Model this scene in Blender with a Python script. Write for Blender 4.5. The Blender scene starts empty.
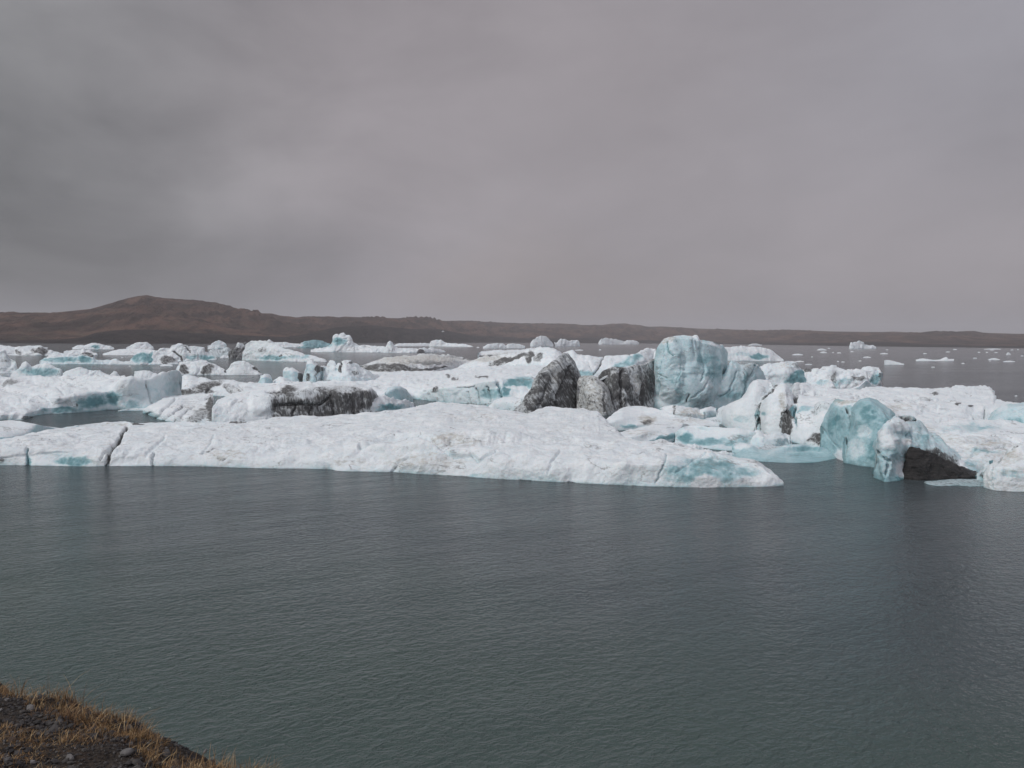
import bpy, math, random
import numpy as np
from mathutils import Matrix, Vector

sc = bpy.context.scene
COL = sc.collection
rng = np.random.default_rng(11)
random.seed(5)
F = 775.0
H = 8.0
PITCH = math.atan(44.5 / F)
ROLL = math.atan(9.0 / 1024)

# ------------------------------------------------------------------ camera
fw = np.array([0, math.cos(PITCH), -math.sin(PITCH)])
r0 = np.array([1.0, 0, 0])
u0 = np.array([0, math.sin(PITCH), math.cos(PITCH)])
rt = r0 * math.cos(ROLL) + u0 * math.sin(ROLL)
up = -r0 * math.sin(ROLL) + u0 * math.cos(ROLL)
cam_d = bpy.data.cameras.new('camera')
cam = bpy.data.objects.new('camera', cam_d)
COL.objects.link(cam)
cam_d.sensor_width = 36.0
cam_d.lens = 36.0 * F / 1024
cam_d.clip_end = 40000
cam_d.clip_start = 0.05
M = Matrix(((rt[0], up[0], -fw[0], 0), (rt[1], up[1], -fw[1], 0), (rt[2], up[2], -fw[2], H), (0, 0, 0, 1)))
cam.matrix_world = M
sc.camera = cam


def rays(px, py):
    a = (np.asarray(px, float) - 512) / F
    b = (384 - np.asarray(py, float)) / F
    d = a[..., None] * rt + b[..., None] * up + fw
    return d


def at_d(px, py, D):                 # a point seen at a pixel, at forward distance D
    d = rays(px, py)
    return np.array([0, 0, H]) + d * (D / d[..., 1])[..., None]


def dist_z(px, py, z):               # forward distance where the ray through a pixel meets height z
    d = rays(px, py)
    dz = np.minimum(d[..., 2], -1e-4)
    return (z - H) / dz * d[..., 1]


def project(P):
    q = P - np.array([0, 0, H])
    w = np.maximum(q @ fw, 1e-3)
    return 512 + F * (q @ rt) / w, 384 - F * (q @ up) / w


# ------------------------------------------------------------------ noise
_perm = np.random.default_rng(3).permutation(512)
_perm = np.concatenate([_perm, _perm, _perm])
_g = np.random.default_rng(4).normal(size=(512, 3))
_g /= np.linalg.norm(_g, axis=1)[:, None]


def _h(i, j, k):
    return _perm[(_perm[(_perm[i & 511] + j) & 511] + k) & 511]


def perlin(P):
    I = np.floor(P).astype(np.int64)
    f = P - I
    w = f * f * f * (f * (f * 6 - 15) + 10)
    out = 0
    for a in (0, 1):
        wa = w[:, 0] if a else 1 - w[:, 0]
        for b in (0, 1):
            wb = w[:, 1] if b else 1 - w[:, 1]
            for c in (0, 1):
                wc = w[:, 2] if c else 1 - w[:, 2]
                g = _g[_h(I[:, 0] + a, I[:, 1] + b, I[:, 2] + c)]
                out = out + wa * wb * wc * ((f - np.array([a, b, c])) * g).sum(1)
    return out * 1.5


def fbm(P, o=4, g=0.5):
    s, a = 0, 1.0
    for k in range(o):
        s = s + a * perlin(P * 2.0 ** k + 17.3 * k)
        a *= g
    return s


def ridged(P, o=3):
    s, a = 0, 1.0
    for k in range(o):
        s = s + a * (1 - 2 * np.abs(perlin(P * 2.0 ** k + 31.7 * k)))
        a *= 0.5
    return s / 1.75


def cells(P):                         # (distance to nearest, second minus first, random value of the nearest cell)
    I = np.floor(P).astype(np.int64)
    d1 = np.full(len(P), 9.0)
    d2 = d1.copy()
    idd = np.zeros(len(P))
    for a in (-1, 0, 1):
        for b in (-1, 0, 1):
            for c in (-1, 0, 1):
                J = I + np.array([a, b, c])
                h = _h(J[:, 0], J[:, 1], J[:, 2])
                q = J + 0.5 + 0.45 * _g[h]
                d = np.linalg.norm(P - q, axis=1)
                n = d < d1
                d2 = np.where(n, d1, np.minimum(d2, d))
                idd = np.where(n, h / 512.0, idd)
                d1 = np.where(n, d, d1)
    return d1, d2 - d1, idd


_pn = np.random.default_rng(21).normal(size=(5, 3))
_pn /= np.linalg.norm(_pn, axis=1)[:, None]


def facets(P):                        # broken-ice relief: flat faces meeting in sharp edges
    I = np.floor(P).astype(np.int64)
    best = np.full(len(P), 9.0)
    for a in (-1, 0, 1):
        for b in (-1, 0, 1):
            for c in (-1, 0, 1):
                J = I + np.array([a, b, c])
                h = _h(J[:, 0], J[:, 1], J[:, 2])
                v = P - (J + 0.5 + 0.45 * _g[h])
                m_ = 0.8 * np.abs(v @ _pn.T).max(1) + 0.5 * np.abs((v * _g[(h * 7 + 3) & 511]).sum(1)) + 0.25 * (h / 512.0)
                best = np.minimum(best, m_)
    return best


# ------------------------------------------------------------------ materials
def mat_new(name):
    m = bpy.data.materials.new(name)
    m.use_nodes = True
    nt = m.node_tree
    nt.nodes.clear()
    out = nt.nodes.new('ShaderNodeOutputMaterial')
    b = nt.nodes.new('ShaderNodeBsdfPrincipled')
    nt.links.new(b.outputs[0], out.inputs[0])
    return m, nt, b, out


class N:
    def __init__(s, nt):
        s.nt = nt

    def node(s, t, **k):
        n = s.nt.nodes.new(t)
        for a, v in k.items():
            setattr(n, a, v)
        return n

    def link(s, a, b):
        s.nt.links.new(a, b)

    def set(s, n, key, v):
        if hasattr(v, 'is_linked') or isinstance(v, bpy.types.NodeSocket):
            s.link(v, n.inputs[key])
        else:
            n.inputs[key].default_value = v

    def math(s, op, a, b=0.0, c=None, clamp=False):
        n = s.node('ShaderNodeMath', operation=op, use_clamp=clamp)
        s.set(n, 0, a)
        s.set(n, 1, b)
        if c is not None:
            s.set(n, 2, c)
        return n.outputs[0]

    def mix(s, f, a, b, blend='MIX'):
        n = s.node('ShaderNodeMix', data_type='RGBA', blend_type=blend)
        s.set(n, 0, f)
        s.set(n, 6, a)
        s.set(n, 7, b)
        return n.outputs[2]

    def rng(s, v, a, b, c=0.0, d=1.0, smooth=True):
        n = s.node('ShaderNodeMapRange', interpolation_type='SMOOTHSTEP' if smooth else 'LINEAR')
        s.set(n, 0, v)
        n.inputs[1].default_value = a
        n.inputs[2].default_value = b
        n.inputs[3].default_value = c
        n.inputs[4].default_value = d
        return n.outputs[0]

    def noise(s, vec, scale, detail=4, rough=0.55, dist=0.0):
        n = s.node('ShaderNodeTexNoise')
        s.set(n, 'Vector', vec)
        n.inputs['Scale'].default_value = scale
        n.inputs['Detail'].default_value = detail
        n.inputs['Roughness'].default_value = rough
        n.inputs['Distortion'].default_value = dist
        return n.outputs['Fac']

    def mapping(s, vec, loc=(0, 0, 0), rot=(0, 0, 0), scale=(1, 1, 1)):
        n = s.node('ShaderNodeMapping')
        s.set(n, 0, vec)
        n.inputs[1].default_value = loc
        n.inputs[2].default_value = rot
        n.inputs[3].default_value = scale
        return n.outputs[0]

    def ramp(s, v, stops):
        n = s.node('ShaderNodeValToRGB')
        s.set(n, 0, v)
        e = n.color_ramp.elements
        while len(e) < len(stops):
            e.new(0.5)
        for q, (p, c) in zip(e, stops):
            q.position = p
            q.color = (*c, 1)
        return n.outputs[0]


def ice_material(name, streak_deg=0.0, k=1.0):
    """glacier ice: white weathered crust, blue dense ice and a painted shade tint (mask R), ash dirt in streaks and painted dark of hollows (mask G), pale tan silt (mask B)"""
    m, nt, b, out = mat_new(name)
    n = N(nt)
    tc = n.node('ShaderNodeTexCoord').outputs['Object']
    at = n.node('ShaderNodeAttribute', attribute_name='mask', attribute_type='GEOMETRY')
    sp = n.node('ShaderNodeSeparateColor')
    n.link(at.outputs['Color'], sp.inputs[0])
    blue, dirt, tan = sp.outputs[0], sp.outputs[1], sp.outputs[2]
    n1 = n.noise(tc, 0.9 * k, 6, 0.6)
    n2 = n.noise(tc, 5.0 * k, 5, 0.6)
    white = n.mix(n.rng(n1, 0.3, 0.7), (0.715, 0.785, 0.82, 1), (0.84, 0.885, 0.90, 1))
    white = n.mix(n.rng(n2, 0.62, 0.78, 0, 0.45), white, (0.52, 0.56, 0.60, 1))
    bl = n.math('ADD', blue, n.math('MULTIPLY', n.math('SUBTRACT', n1, 0.5), 0.55))
    bl = n.math('ADD', bl, n.math('MULTIPLY', n.math('SUBTRACT', n2, 0.5), 0.35))
    bl = n.math('MULTIPLY', bl, n.rng(blue, 0.0, 0.12))
    bf = n.rng(bl, 0.02, 0.75)
    bcol = n.ramp(bl, [(0.0, (0.70, 0.77, 0.80)), (0.35, (0.56, 0.71, 0.755)), (0.62, (0.38, 0.575, 0.62)), (1.0, (0.15, 0.31, 0.345))])
    col = n.mix(bf, white, bcol)
    # tan silt
    n3 = n.noise(n.mapping(tc, scale=(1, 1, 2.2)), 2.2 * k, 6, 0.65)
    tf = n.math('MULTIPLY', n.math('MULTIPLY', n.rng(n.math('ADD', n3, n.math('MULTIPLY', tan, 0.32)), 0.52, 0.92), 0.75), n.rng(tan, 0, 0.25))
    col = n.mix(tf, col, (0.40, 0.375, 0.31, 1))
    # thin ash veins frozen along old layers
    nv = n.noise(n.mapping(tc, rot=(0, math.radians(9), 0), scale=(.55, .55, 1.7)), 0.55 * k, 5, 0.55, 0.3)
    vn = n.rng(n.math('ABSOLUTE', n.math('SUBTRACT', nv, 0.5)), 0.0, 0.016, 1, 0)
    vm = n.rng(n.noise(tc, 0.33 * k, 3, 0.6), 0.48, 0.62)
    col = n.mix(n.math('MULTIPLY', n.math('MULTIPLY', vn, vm), 0.6), col, (0.17, 0.165, 0.16, 1))
    # ash
    mp = n.mapping(tc, rot=(0, math.radians(streak_deg), 0))
    st = n.noise(n.mapping(mp, scale=(4.6, 4.6, 0.34)), 1.0 * k, 5, 0.6, 0.35)
    st2 = n.noise(n.mapping(mp, scale=(13, 13, 1.1)), 1.0 * k, 4, 0.62, 0.25)
    sv = n.math('ADD', n.math('MULTIPLY', st, 0.65), n.math('MULTIPLY', st2, 0.35))
    # a little loose dirt everywhere there is a trace of it
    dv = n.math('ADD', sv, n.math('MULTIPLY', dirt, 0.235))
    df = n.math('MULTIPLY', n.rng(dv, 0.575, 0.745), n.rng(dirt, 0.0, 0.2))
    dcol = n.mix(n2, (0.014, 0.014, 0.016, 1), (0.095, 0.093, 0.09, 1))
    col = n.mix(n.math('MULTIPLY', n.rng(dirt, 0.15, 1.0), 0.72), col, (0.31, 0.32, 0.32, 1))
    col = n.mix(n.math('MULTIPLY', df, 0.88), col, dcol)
    n.link(col, b.inputs['Base Color'])
    n.link(n.rng(bf, 0, 1, 0.62, 0.33), b.inputs['Roughness'])
    b.inputs['IOR'].default_value = 1.31
    b.inputs['Specular IOR Level'].default_value = 0.42
    b.inputs['Subsurface Radius'].default_value = (0.25, 0.5, 0.6)
    b.inputs['Subsurface Scale'].default_value = 0.35
    n.link(n.math('MULTIPLY', n.math('SUBTRACT', 1.0, n.math('MINIMUM', n.math('MULTIPLY', dirt, 3.0), 1.0)), n.rng(bf, 0, .6, .12, .45)), b.inputs['Subsurface Weight'])
    # surface relief
    cups = n.node('ShaderNodeTexVoronoi', feature='SMOOTH_F1')
    n.link(n.mapping(tc, scale=(1, 1, 0.7)), cups.inputs['Vector'])
    cups.inputs['Scale'].default_value = 3.2 * k
    hgt = n.math('ADD', n.math('MULTIPLY', cups.outputs['Distance'], 0.11), n.math('MULTIPLY', n2, 0.40))
    hgt = n.math('ADD', hgt, n.math('MULTIPLY', n.noise(tc, 22 * k, 3, 0.6), 0.12))
    hgt = n.math('ADD', hgt, n.math('MULTIPLY', n.math('MULTIPLY', sv, dirt), 0.8))
    bp = n.node('ShaderNodeBump')
    bp.inputs['Strength'].default_value = 0.8
    bp.inputs['Distance'].default_value = 0.34 / k
    n.link(hgt, bp.inputs['Height'])
    n.link(bp.outputs[0], b.inputs['Normal'])
    return m


ICE = ice_material('glacier_ice_vertical_streaks', 8)
ICE_D = ice_material('glacier_ice_slanted_streaks', 38)
ICE_D2 = ice_material('glacier_ice_steep_streaks', 18)
ICE_L = ice_material('glacier_ice_leaning_streaks', -28)
ICE_H = ice_material('glacier_ice_layered', 78)
ICE_FAR = ice_material('glacier_ice_distant', 40, 0.35)


def plain_rock(name, c1, c2, scale=30.0, rough=0.9, bump=0.02):
    m, nt, b, out = mat_new(name)
    n = N(nt)
    tc = n.node('ShaderNodeTexCoord').outputs['Object']
    f = n.noise(tc, scale, 6, 0.65)
    n.link(n.mix(n.rng(f, 0.3, 0.7), (*c1, 1), (*c2, 1)), b.inputs['Base Color'])
    b.inputs['Roughness'].default_value = rough
    bp = n.node('ShaderNodeBump')
    bp.inputs['Distance'].default_value = bump
    bp.inputs['Strength'].default_value = 0.9
    n.link(f, bp.inputs['Height'])
    n.link(bp.outputs[0], b.inputs['Normal'])
    return m


# ------------------------------------------------------------------ mesh helper
def build(name, V, quads, mat, tris=None, ngons=None, mask=None, smooth=True, parent=None, origin=None):
    V = np.asarray(V, float)
    if origin is None:
        origin = np.array([V[:, 0].mean(), V[:, 1].mean(), 0.0])
    me = bpy.data.meshes.new(name)
    loops = []
    starts = []
    tot = []
    if quads is not None and len(quads):
        q = np.asarray(quads)
        loops.append(q.ravel())
        tot.append(np.full(len(q), 4))
    if tris is not None and len(tris):
        t = np.asarray(tris)
        loops.append(t.ravel())
        tot.append(np.full(len(t), 3))
    for g in (ngons or []):
        loops.append(np.asarray(g))
        tot.append(np.array([len(g)]))
    L = np.concatenate(loops).astype(np.int32)
    T = np.concatenate(tot).astype(np.int32)
    S = np.concatenate([[0], np.cumsum(T)[:-1]]).astype(np.int32)
    me.vertices.add(len(V))
    me.vertices.foreach_set('co', (V - origin).ravel().astype(np.float32))
    me.loops.add(len(L))
    me.loops.foreach_set('vertex_index', L)
    me.polygons.add(len(T))
    me.polygons.foreach_set('loop_start', S)
    me.polygons.foreach_set('loop_total', T)
    me.polygons.foreach_set('use_smooth', np.full(len(T), smooth))
    if mask is not None:
        a = me.color_attributes.new('mask', 'FLOAT_COLOR', 'POINT')
        a.data.foreach_set('color', mask.ravel().astype(np.float32))
    me.update(calc_edges=True)
    me.validate()
    me.materials.append(mat)
    o = bpy.data.objects.new(name, me)
    COL.objects.link(o)
    o.location = origin
    if parent is not None:
        o.parent = parent
        o.location = origin - np.array(parent.location)
    return o


def tag(o, label=None, cat=None, group=None, kind=None):
    if label: o['label'] = label
    if cat: o['category'] = cat
    if group: o['group'] = group
    if kind: o['kind'] = kind
    return o


def grid_quads(nr, nc, off=0):
    i = np.arange(nr - 1)[:, None] * nc + np.arange(nc - 1)[None, :] + off
    return np.stack([i, i + 1, i + nc + 1, i + nc], -1).reshape(-1, 4)


def seg_dist(X, Y, pts):
    d = np.full(X.shape, 1e9)
    for (x0, y0), (x1, y1) in zip(pts[:-1], pts[1:]):
        vx, vy = x1 - x0, y1 - y0
        t = np.clip(((X - x0) * vx + (Y - y0) * vy) / (vx * vx + vy * vy + 1e-9), 0, 1)
        d = np.minimum(d, np.hypot(X - x0 - t * vx, Y - y0 - t * vy))
    return d


_seed = [0]


def berg(label, base, rows, back=5.0, cat='iceberg', name='iceberg', rough=0.12, rs=1.4, facet=0.0, fs=1.6,
         blue=0.08, steep=0.35, wet=0.35, patches=(), cracks=(), smooth=False, res=1.0, mat=None, group=None, dirt=0.0,
         tan=0.0, backz=0.55, endw=0.12, skirt=0.12, parent=None, lumps=0.0, ls=0.35, bow=0.0, crisp=None, cs=None):
    if crisp is None:
        crisp = facet * 0.8
    if cs is None:
        cs = fs * 1.1
    """one iceberg: a waterline, then rows of surveyed points up to the crest, then a back slope down into the water"""
    _seed[0] += 1
    sd = _seed[0] * 7.31
    base = np.array(base, float)
    x0, x1 = base[0, 0], base[-1, 0]
    nc = max(10, int((x1 - x0) * 1.15 * res))
    X = np.linspace(x0, x1, nc)
    by = np.interp(X, base[:, 0], base[:, 1])
    step = (x1 - x0) / (nc - 1)
    def soft(D, px=3.0):
        n_ = int(px * 2.5 / step) + 1
        k_ = np.exp(-0.5 * (np.arange(-n_, n_ + 1) * step / px) ** 2)
        return np.convolve(np.pad(D, n_, mode='edge'), k_ / k_.sum(), 'valid')
    t = (X - x0) / (x1 - x0)
    w = np.clip(np.minimum(t, 1 - t) / endw, 0, 1)
    w = 0.12 + 0.88 * np.sqrt(w * (2 - w))
    Db = soft(dist_z(X, by, 0.0)) + bow * (1 - w)
    R = [at_d(X, by, Db)]
    npx = []
    prevy = by
    Dl = Db
    for mode, val, pts in rows:
        p = np.array([(q[0], q[1], q[2] if len(q) > 2 else val) for q in pts], float)
        yy = np.interp(X, p[:, 0], p[:, 1])
        vv = np.interp(X, p[:, 0], p[:, 2])
        if mode == 'z':
            D = soft(dist_z(X, yy, vv))
        else:
            D = Db + vv * w
        D = np.maximum(D, Dl + 0.06 + 0.012 * np.abs(prevy - yy))
        D = np.minimum(D, Dl + 400)
        R.append(at_d(X, yy, D))
        npx.append(max(3, int(np.abs(prevy - yy).max() * 1.15 * res)))
        prevy, Dl = yy, D
    top = R[-1]
    Dbk = Dl + back * w
    mid = top.copy()
    s = 1 + 0.55 * (back * w / Dl)
    mid[:, 0] *= s
    mid[:, 1] = Dl + 0.55 * back * w
    mid[:, 2] = top[:, 2] * backz
    bot = top.copy()
    bot[:, 0] *= 1 + back * w / Dl
    bot[:, 1] = Dbk
    bot[:, 2] = -0.7
    R += [mid, bot]
    nb = max(4, int(npx[-1] * 0.4))
    npx += [nb, nb]
    und = R[0].copy()
    und[:, 2] = -0.7
    und[:, 1] += 0.3
    R = [und] + R
    npx = [3] + npx
    R = np.array(R)
    # resample along rows
    rowsP = []
    nR = len(R)
    for k in range(nR - 1):
        n = npx[k]
        tt = np.linspace(0, 1, n, endpoint=False)[:, None, None]
        a, b_ = R[k], R[k + 1]
        lin = a * (1 - tt) + b_ * tt
        if smooth and k >= 1:
            def tang(q):
                if q <= 1 or q >= nR - 1:
                    return np.zeros_like(a)
                u1, u2 = R[q] - R[q - 1], R[q + 1] - R[q]
                return np.where(u1 * u2 > 0, 2 * u1 * u2 / (u1 + u2 + 1e-12 * np.sign(u1)), 0)
            m0, m1 = tang(k), tang(k + 1)
            cr = (2 * tt**3 - 3 * tt**2 + 1) * a + (tt**3 - 2 * tt**2 + tt) * m0 + (-2 * tt**3 + 3 * tt**2) * b_ + (tt**3 - tt**2) * m1
            lin = lin * 0.25 + cr * 0.75
        rowsP.append(lin)
    rowsP.append(R[-1][None])
    G = np.concatenate(rowsP, 0)
    nr = G.shape[0]
    bi = npx[0]                                # index of waterline row
    ri = sum(npx[:-2])                         # ridge row
    # normals
    du = np.gradient(G, axis=1)
    dv = np.gradient(G, axis=0)
    Nn = np.cross(du, dv)
    Nn /= np.linalg.norm(Nn, axis=2)[..., None] + 1e-9
    flat = G.reshape(-1, 3)
    Nf = Nn.reshape(-1, 3)
    q = flat + sd
    q = q + 0.35 * rs * np.stack([perlin(q / rs + 5), perlin(q / rs + 50), perlin(q / rs + 90)], 1)
    d = rough * (fbm(q / rs, 4) * 0.8 + 0.35 * ridged(q / (rs * 0.8) + 9, 3))
    d = d * np.clip(0.75 + 1.1 * fbm(q / (rs * 3.1) + 70, 2), .3, 1.5)
    if facet > 0:
        d1, d21, idd = cells(q / fs)
        d = d + facet * ((idd - 0.5) * np.clip(d21 * 4, 0, 1) + 0.5 * (0.5 - d1))
        d1, d21, idd = cells(q / (fs * 0.37) + 7)
        d = d + 0.35 * facet * ((idd - 0.5) * np.clip(d21 * 4, 0, 1) + 0.5 * (0.5 - d1))
    if crisp > 0:
        d = d + crisp * (0.68 - facets(q / cs)) + 0.4 * crisp * (0.66 - facets(q / (cs * .42) + 11))
    if lumps > 0:
        d = d + lumps * np.maximum(0, ridged(q * ls + 3, 2))
    PX, PY = project(flat)
    wpx = PX + 2.6 * fbm(np.stack([PX / 9, PY / 6, PX * 0 + sd], 1), 3)
    wpy = PY + 1.8 * fbm(np.stack([PX / 9, PY / 6, PX * 0 + sd + 40], 1), 3)
    blot = fbm(np.stack([PX / 11, PY / 8, PX * 0 + sd + 80], 1), 4, .6)
    vidx = np.repeat(np.arange(nr), nc)
    frontv = vidx <= ri + 2
    B = np.full(len(flat), blue)
    st = np.clip(1 - np.abs(Nf[:, 2]) * 1.35, 0, 1)
    B = B + steep * 1.35 * st  # bare ice blue on steep faces, strengthened as a painted shade tint
    B = B + wet * np.exp(-np.maximum(flat[:, 2], 0) / 0.22)
    Dm = np.full(len(flat), dirt)
    Tm = np.full(len(flat), tan)
    Wm = np.zeros(len(flat))
    for pt in patches:
        ch, cx, cy, rx, ry, sgt = pt[:6]
        ang = math.radians(pt[6]) if len(pt) > 6 else 0
        ax = (wpx - cx) * math.cos(ang) - (wpy - cy) * math.sin(ang)
        ay = (wpx - cx) * math.sin(ang) + (wpy - cy) * math.cos(ang)
        e = np.sqrt((ax / rx) ** 2 + (ay / ry) ** 2)
        f = np.clip((1.3 - e) / (0.85 if ch in 'bt' else 0.55), 0, 1) * sgt
        f = f * f * (3 - 2 * f) if sgt <= 1 and ch != 'p' else f
        if ch == 'b': f = f * np.clip(1 + .45 * blot, .5, 1.15)
        if ch == 'd' and rx > 9: f = f * np.clip(1.05 + .6 * blot, .4, 1.1)
        f = np.where(frontv, f, 0)
        if ch == 'b': B = np.maximum(B, f)
        elif ch == 'd': Dm = np.maximum(Dm, f)  # ash dirt, and the dark of hollows, clefts and gaps painted in
        elif ch == 't': Tm = np.maximum(Tm, f)
        elif ch == 'w': Wm = np.maximum(Wm, f)
        elif ch == 'p': d = d + f          # bulge, metres
    B = B * (1 - Wm)
    Dm = Dm * (1 - 0.8 * Wm)
    for ck in cracks:
        pts, wd, dep = ck[:3]
        dd, bb = (ck[3], ck[4]) if len(ck) > 4 else (ck[3] if len(ck) > 3 else 0.0, 0.0)
        ds = seg_dist(wpx * 0.55 + PX * 0.45, wpy * 0.55 + PY * 0.45, pts)
        f = np.clip(1 - ds / wd, 0, 1)
        f = f * f * (3 - 2 * f)
        f = np.where(frontv, f, 0)
        d = d - dep * f
        Dm = np.maximum(Dm, np.clip(f * 1.5, 0, 1) * dd)
        B = np.maximum(B, f * bb)
    dl = np.where(flat[:, 2] < -0.3, 0.4, 1.0)
    Vv = flat + Nf * (d * dl)[:, None]
    # keep the front from sinking under the water
    mask = np.stack([np.clip(B, 0, 1), np.clip(Dm, 0, 1), np.clip(Tm, 0, 1), np.ones(len(B))], 1)
    quads = grid_quads(nr, nc)
    capl = [r * nc for r in range(nr)]
    capr = [r * nc + nc - 1 for r in range(nr)][::-1]
    o = build(name, Vv, quads, mat or ICE, ngons=[capl, capr], mask=mask, parent=parent)
    tag(o, label, cat, group)
    return o




def regroup(host, extra):
    """turn a finished berg and a separate-looking piece of it into one thing with named parts"""
    e = bpy.data.objects.new(host.name, None)
    COL.objects.link(e)
    e.location = host.location
    for k_ in ('label', 'category', 'group'):
        if k_ in host:
            e[k_] = host[k_]
            del host[k_]
    host.name = 'ice_body'
    e.name = 'iceberg'
    host.parent = e
    host.location = (0, 0, 0)
    for x_ in extra:
        x_.parent = e
    return e

# ================================================================== the ice
FARG = 'far bergs strung across the lake'
Z, Dm_ = 'z', 'd'

# ---- long white floe nearest the shore
berg('long low white ice floe nearest the shore, its right end a pale blue wedge',
     [(-60, 465), (0, 465), (60, 466), (95, 466.5), (130, 466), (200, 466), (250, 468), (330, 469), (337, 471), (395, 472), (440, 475),
      (500, 479), (560, 482), (640, 486), (700, 487.5), (760, 487), (783, 485)],
     [(Z, 0.55, [(-60, 457, .45), (0, 458, .42), (40, 456, .5), (70, 458, .42), (95, 460, .36), (130, 457, .46), (165, 460, .34), (200, 458, .42), (240, 461, .38), (280, 459, .48), (330, 462, .42), (375, 459, .6), (420, 466, .45), (460, 461, .75), (500, 468, .6), (550, 469, .66), (600, 472, .56), (660, 475, .8), (700, 476, .75), (740, 479, .5), (783, 484.3, .1)]),
      (Z, 1.05, [(-60, 449, .9), (0, 450, .86), (30, 447, .95), (60, 450, .86), (95, 452, .72), (130, 448, .86), (160, 452, .7), (200, 449, .82), (235, 453, .7), (270, 450, .86), (300, 454, .74), (330, 451, .95), (365, 447, 1.15), (395, 453, 1.0), (420, 446, 1.4), (455, 451, 1.25), (480, 447, 1.5), (505, 455, 1.25), (530, 454, 1.3), (565, 461, 1.05),
                 (600, 462, 1.05), (625, 464.5, 1.1), (650, 465, 1.2), (670, 463, 1.2), (700, 456.5, 1.3), (725, 462, 1.1), (760, 474, .6), (783, 484, .15)]),
      (Z, 1.2, [(-60, 446.5), (0, 446, 1), (30, 441, 1), (60, 438, 1.02), (120, 438, 1.06), (200, 438, 1.05), (260, 440, 1.1), (330, 437, 1.2), (400, 432, 1.5), (440, 430, 1.7), (500, 431, 1.75),
                (560, 432, 1.6), (620, 447, 1.35), (650, 455, 1.3), (680, 453, 1.35), (705, 452.5, 1.4), (730, 459.5, 1.2), (760, 471, .7), (770, 477, .45), (783, 483.6, .2)]),
      (Z, 1.1, [(-60, 444, .9), (0, 443, .9), (30, 437, .9), (55, 431, .9), (80, 429, .92), (120, 427, .95), (200, 427, 1), (240, 425, 1), (276, 418.5, 1.1), (345, 416, 1.2), (378, 413.5, 1.4),
                (416, 408.5, 1.7), (428, 404.5, 1.85), (438, 403, 1.9), (455, 403.5, 1.85), (476, 406, 1.75), (500, 410, 1.6), (527, 414, 1.5), (540, 410, 1.6), (552, 407.5, 1.65), (583, 409, 1.6), (598, 412, 1.5),
                (608, 424, 1.4), (622, 436, 1.35), (640, 443, 1.3), (654, 444, 1.3), (661, 441.5, 1.35), (668, 444, 1.3), (690, 448, 1.4), (705, 451.5, 1.42), (720, 455, 1.35), (740, 461, 1.15),
                (755, 465, .95), (763, 469, .8), (770, 476, .5), (783, 483.4, .22)])],
     back=6, rough=0.19, rs=1.7, facet=0.13, fs=2.2, crisp=.16, cs=2.0, blue=0.05, steep=0.22, wet=0.32, smooth=True, res=0.95, endw=0.05, mat=ICE_H, dirt=0.03, tan=0.16,
     patches=[('b', 705, 472, 50, 18, .72, 0), ('d', 330, 462, 60, 4, .22), ('d', 430, 468, 40, 4, .3), ('d', 110, 440, 30, 3, .15), ('b', 676, 474, 20, 14, .62), ('b', 735, 474, 34, 11, .6), ('b', 708, 464, 10, 8, .8), ('w', 706, 483, 14, 7, .8), ('w', 760, 480, 22, 6, .55), ('b', 74, 462, 24, 6, .85), ('b', 60, 456, 30, 7, .38), ('b', 28, 461, 4, 8, .8),
              ('b', 10, 462, 12, 4, .3), ('t', 225, 456, 26, 8, .55), ('t', 420, 462, 60, 11, .5), ('t', 455, 443, 32, 5, .6), ('t', 470, 418, 60, 8, .35), ('t', 560, 428, 60, 10, .30), ('t', 350, 463, 26, 7, .45),
              ('b', 440, 453, 34, 7, .33), ('b', 475, 458, 16, 8, .3), ('d', 2, 460, 4, 3, .5), ('t', 500, 474, 30, 5, .4), ('b', 480, 476, 26, 4, .5), ('b', 180, 444, 12, 3, .25), ('b', 345, 447, 16, 3, .2),  # faint blue patches here paint soft bluish shadows on the floe
              ('p', 455, 438, 70, 5, .35), ('p', 395, 446, 40, 5, .25), ('p', 30, 440, 40, 6, .12)],
     cracks=[([(126, 428), (117, 443), (110, 453), (106, 467)], 2.6, .45, .95, .3), ([(118, 446), (108, 452), (101, 459)], 2.2, .2, .3, .1), ([(165, 437), (159, 443), (157, 446), (146, 456)], 2.4, .12, .10, .3), ([(155, 452), (152, 458), (153, 466)], 2.2, .3, .4, .4),
             ([(28, 449), (26, 466)], 2.0, .3, .3, .8), ([(214, 436), (211, 444), (202, 455)], 1.8, .10, .2, .3), ([(201, 455), (214, 449), (232, 451)], 1.6, .15, .5, .1),
             ([(214, 456), (222, 461), (232, 457)], 1.4, .12, .3, .1), ([(360, 448), (395, 441), (420, 440), (440, 447), (455, 457), (470, 455)], 3, .30, .08, .3),
             ([(440, 449), (452, 443), (470, 441), (500, 444)], 1.6, .15, .25, 0), ([(392, 472), (398, 462), (410, 458)], 2, .25, .25, 0), ([(470, 452), (478, 461), (488, 455), (497, 452)], 2.2, .3, .1, .35),
             ([(667, 455), (663, 468), (656, 482)], 1.8, .12, 0, .6), ([(705, 453), (690, 462), (675, 474)], 1.4, .1, 0, .5),
             ([(500, 424), (540, 430), (570, 437)], 1.2, .10, .1, 0), ([(470, 432), (520, 436), (560, 444), (600, 450)], 1.4, .12, .06, .1), ([(0, 458), (60, 452), (100, 451)], 1.6, .12, .05, .2), ([(560, 452), (552, 462), (548, 474)], 2, .15, .05, .25)])

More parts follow.
